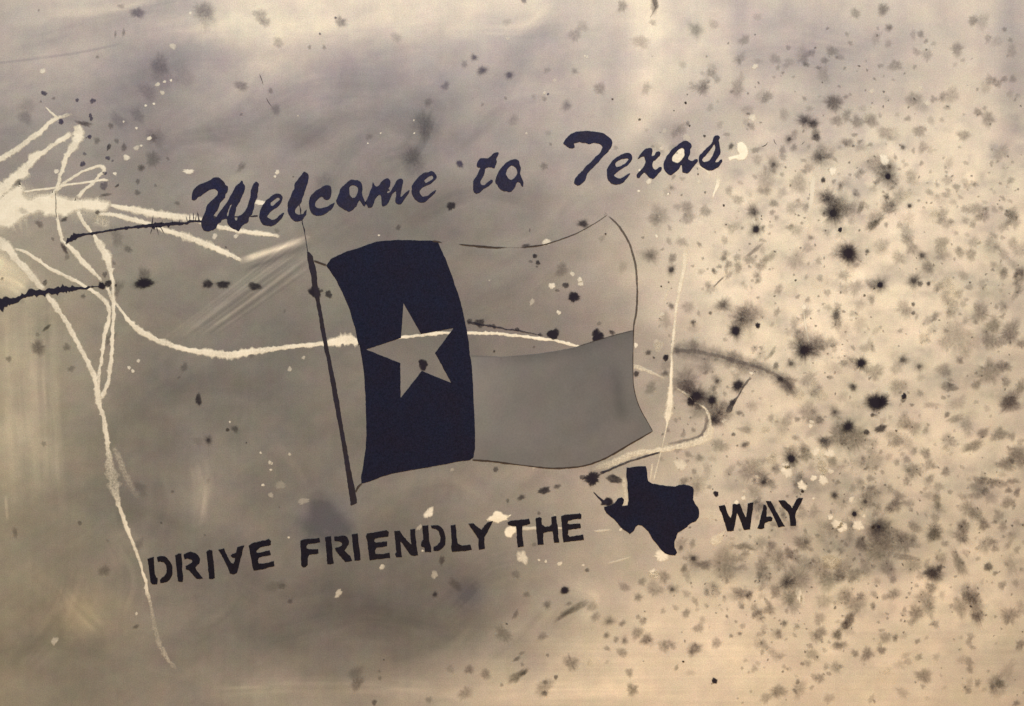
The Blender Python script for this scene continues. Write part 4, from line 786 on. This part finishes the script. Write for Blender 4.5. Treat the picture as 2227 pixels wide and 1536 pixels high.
SOFT = (
 "1552 53 12 .15;1548 160 11 .2;1654 209 14 .12;1627 240 14 .15;1705 250 14 .15;1812 225 20 .3;1790 162 18 .15;1496 269 6 .3;1484 141 9 .13;1648 37 10 .13;1860 29 "
 "12 .25;1921 21 14 .2;1933 60 10 .25;2116 45 12 .3;2136 47 18 .15;2081 108 15 .3;1993 113 10 .2;1946 143 15 .25;1989 146 5 .2;1985 215 17 .25;2067 208 20 .2;2030 "
 "95 6 .15;2144 190 14 .15;2184 172 8 .25;2126 244 10 .3;2149 260 17 .3;2095 295 14 .3;1974 258 8 .25;1999 286 15 .3;1923 288 16 .25;1820 263 14 .3;1864 266 13 "
 ".3;1893 262 17 .35;1815 222 18 .3;2060 234 8 .2;2024 262 10 .15;1665 392 24 .22;1736 400 22 .25;1683 443 10 .3;1679 462 7 .3;1722 452 15 .2;1730 499 16 .2;1494 "
 "452 16 .3;1496 476 15 .25;1586 415 10 .2;1595 495 14 .2;1576 523 9 .2;1521 532 6 .3;1455 525 8 .2;1433 470 24 .2;1462 562 11 .35;1603 560 9 .25;1605 581 11 "
 ".25;1658 575 14 .25;1732 564 22 .2;1552 587 5 .3;1525 591 8 .2;1917 364 32 .3;2007 321 12 .25;1843 310 13 .3;1898 489 13 .35;1927 489 6 .3;1956 489 8 .2;2050 "
 "468 15 .25;2069 482 8 .2;2103 405 9 .2;2062 415 7 .2;2138 468 16 .3;2101 480 10 .2;1917 534 18 .2;1970 521 12 .3;1982 538 16 .3;1954 560 16 .25;2017 581 15 "
 ".35;2048 530 17 .3;2050 554 16 .2;2087 550 12 .3;2112 554 14 .3;2150 525 12 .15;2202 529 14 .25;2079 507 6 .2;2103 511 6 .15;2159 587 5 .3;2183 591 10 .25;2220 "
 "591 12 .35;1982 382 14 .2;1829 456 22 .28;1630 678 26 .25;1496 668 15 .2;1447 697 16 .2;1492 840 18 .4;1716 836 20 .35;1771 760 24 .35;1757 652 7 .3;1777 848 14 "
 ".3;1783 605 8 .35;1835 678 4 .4;1966 670 18 .25;1870 664 14 .15;1894 650 10 .2;2019 697 12 .2;2010 734 12 .15;2066 682 12 .2;2132 682 22 .35;2159 709 18 "
 ".35;2198 721 24 .4;2152 742 20 .35;2083 732 38 .26;2183 598 11 .25;2107 625 9 .25;2218 600 14 .35;2095 600 12 .2;2040 625 12 .22;2062 655 16 .22;2085 640 12 "
 ".22;1903 808 20 .3;1956 842 20 .25;2052 805 17 .3;1950 801 15 .2;2001 855 8 .2;2152 810 28 .35;2183 797 15 .35;2122 838 12 .3;2198 869 22 .4;2220 842 14 "
 ".35;2222 750 10 .3;1814 760 8 .2;1878 758 10 .15;1983 881 5 .35;1859 954 30 .4;1823 948 25 .35;1966 917 18 .3;1986 930 18 .3;2013 936 8 .25;1952 958 15 .25;1896 "
 "1005 26 .25;2060 902 7 .4;2013 985 13 .35;2021 1010 13 .3;1987 1022 19 .35;2023 1042 10 .25;1972 999 9 .25;1950 1006 8 .25;1933 993 9 .15;2138 942 13 .35;2177 "
 "944 16 .35;2200 950 10 .3;2214 993 24 .45;2187 1010 18 .4;2193 1067 8 .4;2212 1071 9 .4;2093 1081 10 .2;2105 1108 20 .3;2122 1116 14 .3;2038 1077 10 .2;2040 "
 "1059 12 .25;2034 1126 11 .25;1945 1100 19 .35;1976 1094 12 .2;1855 1061 10 .2;1894 1071 18 .3;1989 1147 14 .3;2036 1153 18 .35;2095 1145 16 .4;2140 1143 13 "
 ".4;2171 1122 14 .25;2181 1145 12 .25;2196 880 22 .45;2146 889 8 .15;1810 1003 13 .3;1916 1163 32 .4;1872 1184 15 .4;1911 1197 30 .35;1968 1181 25 .35;2032 1163 "
 "18 .35;2091 1166 18 .4;1986 1230 18 .25;1931 1235 20 .3;2033 1249 21 .35;2047 1215 15 .25;2164 1247 6 .35;2179 1273 10 .3;2091 1320 22 .3;2127 1341 14 .35;2014 "
 "1300 22 .3;1993 1333 19 .4;2197 1338 21 .35;1898 1318 8 .35;1862 1313 24 .3;1849 1343 12 .35;1839 1359 12 .4;1822 1380 13 .3;1926 1387 14 .3;1947 1387 8 "
 ".35;1995 1395 7 .3;1859 1421 9 .35;1885 1423 15 .4;1917 1414 10 .4;1828 1450 6 .25;2107 1395 9 .25;2115 1408 7 .25;2107 1439 11 .25;2109 1456 9 .3;2174 1487 11 "
 ".4;2158 1493 7 .3;2218 1403 12 .35;2109 1485 10 .15;2107 1504 7 .25;2210 1530 8 .3;1930 1345 4 .3;1836 1295 18 .25;1854 1251 18 .3;1828 1240 20 .35;2200 1168 12 "
 ".15;1992 1273 5 .2;2149 1460 4 .2;1532 1229 14 .4;1576 1226 35 .3;1488 1236 9 .35;1481 1192 6 .35;1677 1187 12 .35;1716 1204 13 .45;1745 1182 18 .4;1657 1229 17 "
 ".3;1686 1211 25 .25;1735 1258 28 .3;1782 1233 25 .3;1802 1260 24 .3;1686 1285 14 .3;1716 1300 20 .3;1630 1295 10 .3;1424 1280 18 .3;1444 1255 14 .3;1493 1291 9 "
 ".2;1520 1366 12 .3;1442 1329 7 .2;1469 1322 7 .2;1510 1410 16 .35;1558 1399 13 .3;1442 1407 13 .25;1464 1407 7 .25;1693 1502 15 .35;1735 1483 6 .35;1729 1503 6 "
 ".3;1783 1475 11 .3;1797 1450 8 .25;1745 1444 5 .35;1705 1450 6 .2;1767 1424 15 .25;1762 1405 7 .25;1783 1378 15 .4;1782 1346 14 .25;1820 1380 12 .35;1821 1405 "
 "11 .3;1693 1378 10 .3;1661 1366 9 .15;1673 1326 13 .35;1614 1320 6 .3;1581 1341 4 .4;1615 1362 7 .25;1609 1378 5 .4;1590 1383 5 .35;1656 1399 4 .3;1405 1390 14 "
 ".3;1552 1275 6 .25;1711 1329 6 .25;1792 1307 18 .2;1145 1293 8 .25;1122 1249 10 .2;1295 1342 11 .25;1353 1356 8 .35;1386 1377 14 .3;1340 1391 7 .3;1320 1410 7 "
 ".25;1353 1419 12 .3;1407 1391 11 .25;1369 1463 10 .3;1375 1500 14 .4;1242 1442 17 .35;1184 1494 20 .3;1186 1484 7 .25;1056 1466 12 .3;1020 1456 11 .3;979 1456 "
 "10 .15;1091 1490 5 .25;1012 1508 16 .25;933 1522 8 .2;1397 1265 10 .3;1358 1277 12 .25;1288 1319 12 .25;1136 1445 5 .2;1388 1342 6 .25;1320 1440 5 .15;566 34 16 "
 ".25;577 49 12 .25;742 48 13 .35;605 93 12 .2;525 187 14 .3;862 82 12 .15;969 187 10 .3;931 223 10 .2;673 103 5 .25;705 103 5 .25;600 238 12 .2;589 198 6 .25;803 "
 "298 8 .15;899 342 20 .2;1305 193 14 .25;1250 77 15 .2;1190 153 8 .15;1184 215 6 .2;1161 210 6 .12;1394 91 18 .2;1102 49 10 .12;1117 263 12 .15;1049 228 4 "
 ".2;1420 49 8 .2;1192 290 7 .1;299 28 14 .35;264 14 7 .2;444 23 20 .2;211 306 8 .3;270 321 8 .35;348 140 22 .2;241 274 7 .35;212 124 4 .25;254 307 6 .3;55 256 16 "
 ".2;89 221 3 .3;117 214 4 .3;307 365 8 .25;365 345 4 .25;300 395 6 .35;299 419 7 .35;308 366 8 .25;386 442 6 .25;38 397 8 .4;279 542 9 .3;248 573 5 .25;146 560 6 "
 ".3;181 645 6 .4;5 606 4 .4;82 728 5 .25;115 520 4 .3;83 757 17 .4;145 755 9 .3;19 781 7 .35;314 602 18 .3;777 1488 14 .3;826 1475 5 .25;825 1460 4 .2;631 1308 6 "
 ".35;614 1275 8 .25;1222 587 15 .25;1331 723 6 .4;1355 581 12 .12;1424 476 15 .2;1309 519 8 .15;1415 845 14 .25;1513 1065 15 .2;1632 1021 26 .3;1687 1019 12 "
 ".3;1517 1050 22 .2;1607 898 7 .4;1699 927 20 .15;1761 898 25 .25;1642 1070 16 .2;1767 855 12 .2;1752 988 16 .4;1575 890 22 .25;1712 912 16 .2;430 960 12 .12;340 "
 "300 22 .15;1480 1185 16 .2;1430 1160 14 .12 ")
LONG = (
 "1423 10 .3 14 2.2 100;1921 21 .2 14 1.5 -40;1640 545 .35 11 4 -38;1672 560 .25 14 3 -35;1872 452 .4 11 2.2 -65;1898 489 .35 14 2.6 -42;1693 629 .28 11 2 "
 "-60;1679 767 .35 9 2.5 -62;2077 911 .3 13 2.6 -14;2116 971 .42 18 1.6 -28;2056 1026 .32 11 1.5 -60;2142 1046 .3 17 2.8 5;2171 1051 .3 15 2.4 5;2202 1047 .3 11 "
 "2.2 0;2120 1079 .25 14 3 -10;2193 1094 .35 15 1.7 -10;2038 1090 .35 13 1.7 65;2025 881 .2 12 2.4 -8;1970 1212 .3 14 3 10;2086 1225 .4 20 3.6 66;2120 1315 .4 28 "
 "3 75;1828 1403 .3 13 2 -12;2009 1470 .38 18 1.6 10;1620 1189 .42 15 2.2 8;1613 1290 .38 16 1.6 25;991 1272 .25 14 2.2 40;1250 1323 .35 18 4 -32;1227 1337 .3 14 "
 "4 -30;1094 1379 .25 18 1.9 55;1121 1337 .3 8 2.4 -65;1180 1384 .25 10 1.8 -30;1126 1470 .45 16 3.4 -38;1140 1463 .45 7 1.8 -38;1124 1433 .42 7 2.3 -40;924 275 "
 ".2 24 2 80;183 269 .5 10 2.6 15;251 75 .25 5 2.6 95;269 71 .25 6 2 95;525 363 .25 10 1.5 -60;140 540 .6 9 2.4 60;102 713 .55 7 2.6 -40;230 424 .45 7 3 -8;140 "
 "477 .55 7 2 -20;86 488 .35 9 1.5 55;155 802 .25 8 1.6 -30;296 1363 .35 6 2.4 -25;598 1274 .14 16 1.7 -15;961 1219 .45 8 1.8 95;1621 935 .25 12 2 -5;1331 723 .45 "
 "6 1.3 40;1846 1350 .35 16 2.4 -50 ")
OVAL = (
 "314 616 12 .92 20 .35 1.9 0;237 320 6 .6 0 0 2.2 -60;255 404 4 .55 0 0 1.8 -35;432 869 8 .72 11 .25 2.4 80;452 618 8 .8 13 .3 1.5 -5;485 619 9 .82 14 .3 1.7 "
 "5;554 623 9.5 .78 14 .25 1.6 5;1915 932 8.5 .78 14 .3 1.5 -35;2027 1247 9 .78 22 .35 1.6 15;1288 1041 14 .88 18 .3 1.25 -10;1335 1042 11 .78 14 .3 1.8 5;1320 "
 "1092 8 .85 10 .3 1.9 -10;1134 1082 5 .6 9 .25 1.5 -20;1184 1067 9 .78 12 .3 2.2 -12;1212 1058 5 .5 8 .2 1.8 -12;1143 535 5 .6 8 .2 1.8 -15;1268 487 7 .78 14 .3 "
 "1.7 5;1043 703 9 .68 12 .25 1.5 15;2064 842 12 .38 14 .2 1.6 0;1152 501 3 .35 0 0 2 90;1212 632 4 .35 0 0 1.6 30 ")
DROPS = (
 "1136 1212 13 1;1172 1218 3 1;1187 1221 3.5 1;1217 1226 5 1;1268 1229 3 1;945 1250 8 .5;831 1233 6 .8;919 1198 2.5 1;1480 1011 13 .75;1439 1209 14 1;1421 1248 11 "
 "1;1712 1025 14 .95;1710 1011 9 .95;1775 982 9 .9;1804 986 11 .9;1787 1010 9 .7;1790 1025 9 .8;1790 1044 11 .9;1769 1040 7 .9;1744 1056 10 .95;1806 1025 6 "
 ".7;1677 1000 10 .45;1665 935 8 .5;1574 915 5 1;1617 1083 5 .9;1601 1093 5 1;1769 1084 3 .9;1646 1036 4 .6;1763 926 5 .9;1765 918 5 .7;1806 1125 6 .9;1820 1140 "
 "11 .9;1832 1147 11 .9;1866 1143 12 .9;1879 1122 4 .8;1851 1086 6 .8;1873 1087 5 .8;1923 347 11 .95;1811 372 9 1;2034 466 9 .5;1974 423 8 .45;1919 538 8 .45;1901 "
 "389 5 .5;1982 382 7 .35;2062 625 17 .4;2028 609 7 .45;1884 256 8 .7;2017 225 6 .6;2001 192 5 .5;1896 198 5 .5;1642 145 6 .65;1636 256 8 .75;1431 752 8 .65;1748 "
 "668 6 1;1634 812 4 .9;1383 751 5 .9;1188 527 8 .85;1200 622 7 .95;1261 609 6 .85;1263 617 6 .8;1245 596 5 .75;1215 680 5 .85;93 155 6 1;376 101 7 .65;343 184 5 "
 ".75;353 202 5 .65;358 178 3.5 .9;372 175 3 1;317 230 3 1;335 226 3 1;275 343 7 .95;325 301 5 1;297 322 6 .6;297 279 3 .9;269 265 2.5 1;250 378 4 1;123 373 5.5 "
 "1;307 317 3 .9;414 29 3.5 1;603 375 5 .9;598 384 3 .9;467 514 6 .8;513 514 5 .8;301 785 4 .9;281 800 4 1;289 807 4 1;660 778 4 .65;630 803 5 .65;587 1006 4 "
 ".8;591 1008 3 .8;589 1022 3 .95;572 1055 3.5 1;589 1077 6 .45;610 1055 10 .25;630 988 3.5 .65;567 985 2.5 1;628 1169 2.5 1;119 1394 8 .7;297 1335 3.5 .9;1391 "
 "371 3 .9;1411 395 6 .75;1389 416 3 .9;1453 422 2.5 1;1433 471 2.5 1;1428 514 3.5 .9;1493 300 8 .35;1438 323 4 .5;1350 1152 3.5 .8;1551 985 4 .4;1683 990 7 "
 ".3;1283 1442 7 .6;2058 975 7 .4;1808 1222 18 .7;1929 1460 8 .3;1740 860 9 .35;1788 860 12 .4;1770 835 8 .4;1860 1000 12 .3;1845 1020 9 .35;1400 1096 6 .35;1552 "
 "1290 4 .3;900 262 2 .9;901 290 2 .9;800 312 2 .9;828 290 2 .8;648 252 2 .5;824 512 2.5 .9;500 918 2.5 .9;1145 290 2.5 .6;1277 124 3 .7;1272 122 2.5 .7;1184 202 "
 "3 .6;1105 84 4 .4;1206 175 4 .4;1207 1120 2 .5;1064 610 2 .4;1520 395 4 .6;1445 285 5 .3;1160 1016 4 .4;983 1022 4 .35;1616 690 3 .7;1440 684 5 .8;1535 735 4 "
 ".4;1618 1068 4 .5 ")
DASHES = (
 "410 373 8 .9 3 0;567 441 9 .9 3 0;933 1115 11 .9 1.8 -60;912 1147 6 .35 1.6 -60;736 1291 8 .55 2.2 -55;1737 1293 11 .9 2.2 72;1746 1304 9 .6 2.6 85;1157 657 6 "
 ".35 2 -60;1560 1125 9 .4 3 5;1537 1123 8 .35 3 -10;660 1090 9 .25 2 -20;1385 1100 5 .3 2 -10 ")
def rows(t): return [[float(v) for v in r.split()] for r in t.split(";") if r.strip()]
for x, y, c, cd, h_, hd in rows(CORED): b(x, y, c*(.9 if x > 1350 and cd < .85 else 1), cd, h_, hd, rng.uniform(.85, 1.2), rng.uniform(0, 180), 'b' if y < 420 and x < 1300 else ('n' if c < 4 else 'd'))
for x, y, r, d in rows(SOFT): s(x, y, r, d, rng.uniform(.85, 1.3), rng.uniform(0, 180), 'b' if y < 300 and x < 1300 else random.choice('kkg'))
for x, y, d, r, a, g in rows(LONG): s(x, y, r, d, a, g, random.choice('kg'))
for x, y, c, cd, h_, hd, a, g in rows(OVAL): b(x, y, c, cd, h_, hd, a, g, 'd')

for x, y, r, d in ((352,165,30,.12),(322,200,20,.15),(400,165,26,.12),(446,32,28,.2),(258,262,18,.16),(300,252,16,.16),(922,272,32,.13),(898,350,34,.17),(705,395,20,.10),(150,250,20,.08),(60,230,18,.10)): s(x, y, r, d, 1.2, 40, 'b')
for x, y, r, d in ((1490,830,30,.30),(1530,880,34,.28),(1560,905,26,.34),(1770,745,30,.22),(1620,690,34,.20),(1835,450,30,.22),(1850,560,30,.2)): s(x, y, r, d, 1.15, 30, 'k')
LAYER = [0]
def add_mark(name, x, y, geo, mat, color, label=None):
    LAYER[0] += 1
    co, fs, al = geo
    me = mesh(name, [(cx*.001, 0, -cy*.001) for cx, cy in co], fs, mat, alpha=al)
    return link(name, me, root, P(x, y, .66+.0035*(LAYER[0] % 40) if mat is M_ink else .70), label=label, color=(*color, 1))
B.sort(key=lambda q: -max(q[2], q[4]*(.5+q[5])))
rest = []
n_soft = 0
for k, (x, y, core, cd, halo, hd, asp, ang, ink) in enumerate(B):
    r = max(halo, core)
    g = blot_geo(r, core, power(cd)*(.97 if cd >= .85 else .80), power(hd)*((1.1 if halo >= 18 else .9) if core > 0 else .98), asp, math.radians(ang), (.11 if r >= 18 and core > 0 else .085) if core < r*.8 else .05)
    if core > 0: add_mark("ink_spot", x, y, g, M_ink, INKC[ink])
    elif n_soft < 298:
        n_soft += 1
        add_mark("ink_blot", x, y, g, M_ink, INKC[ink])
    else: rest.append((x, y, g))
# the finest stippling between the blots, too small to tell apart
n_fine = 0
while n_fine < 1500:
    if rng.random() < .8:
        x, y = rng.uniform(1380, 2227), rng.uniform(60, 1530)
    else:
        x, y = rng.uniform(20, 1400), rng.uniform(10, 1530)
    p = np.interp(x, (0, 1000, 1400, 1700, 2227), (.12, .12, .4, .9, .8))
    p *= .35+1.1*max(0, .35+vnoise(np.array(x), np.array(y), 130, 100, 77))
    p *= np.interp(y, (0, 250, 400, 1200, 1400, 1536), (.3, .5, 1, 1, .6, .3))
    if rng.random() > p or (640 < x < 1430 and 380 < y < 1290): continue
    r = float(rng.choice([2.2, 3, 4, 6, 9, 13, 18], p=[.14, .16, .20, .20, .15, .10, .05]))
    d = float(rng.uniform(.10, .28)) if r > 3.5 else float(rng.uniform(.15, .5))
    rest.append((x, y, blot_geo(r, 0, 0, power(d), rng.uniform(.8, 1.7), rng.uniform(0, 3.1), .12)))
    n_fine += 1
def joined(name, items, h0, mat, label, color=None):
    co = []; fs = []; al = []
    for i, (x, y, (c, f, a)) in enumerate(items):
        o = len(co); h = h0+.0035*(i % 40)
        co += [P(x+cx, y+cy, h) for cx, cy in c]
        fs += [tuple(o+q for q in t) for t in f]; al += a
    return link(name, mesh(name, co, fs, mat, alpha=al), root, label=label, kind="stuff", color=color)
joined("ink_speckle", rest, .50, M_ink, "fine grey stippling scattered between the blots", (.052, .046, .050, 1))

def drop_geo(r, a, asp=1.0, ang=0.0):
    co, fs, al = blot_geo(r, r, a, 0, asp, ang, .07)
    return co, fs, al
for k, (x, y, r, a) in enumerate(rows(DROPS)):
    g = drop_geo(r, min(1, a)*(.72 if x < 1350 and y > 700 else .82 if x < 1350 else .95), rng.uniform(.85, 1.25), rng.uniform(0, 3.1))
    add_mark("paint_drop", x, y, g, M_drop, (1, 1, 1))
def ring_geo(r, a):
    co, fs, al = blot_geo(r, 0, 0, a, rng.uniform(.85, 1.2), rng.uniform(0, 3), .06)
    n = (len(co)-1)//5
    al = [a*.25]+[q*m for q, m in zip(al[1:], np.repeat((.35, .6, 1.2, 2.2, 1), n))]
    return co, fs, [min(.9, q*1.35) for q in al]
RINGS = ((2058,975,14,.5),(2062,629,27,.3),(1677,1002,15,.5),(1787,1012,16,.55),(1552,1310,9,.4),(1283,1440,17,.3),(1929,1465,20,.25),(1917,540,16,.35),(2034,468,14,.35),(1982,384,16,.3),(1974,424,13,.35),(1866,345,15,.25),(1808,1222,22,.55),(1740,862,16,.4),(1790,862,18,.35),(1768,838,12,.35),(1834,1002,13,.4),(1862,1018,12,.35),(2084,732,22,.25),(1780,612,16,.35),(1700,950,14,.3),(1665,935,14,.4),(1846,590,13,.25),(1905,640,12,.2),(1431,752,11,.4),(2010,735,13,.25),(1946,830,15,.25),(1720,630,13,.3),(1583,930,9,.35),(1424,1262,20,.3),(1640,1015,14,.3))
for x, y, r, a in RINGS: add_mark("paint_ring", x, y, ring_geo(r, a), M_drop, (1, 1, 1))
for x, y, r, a, asp, ang in rows(DASHES):
    add_mark("paint_drop", x, y, drop_geo(r, a, asp, math.radians(ang)), M_drop, (1, 1, 1))
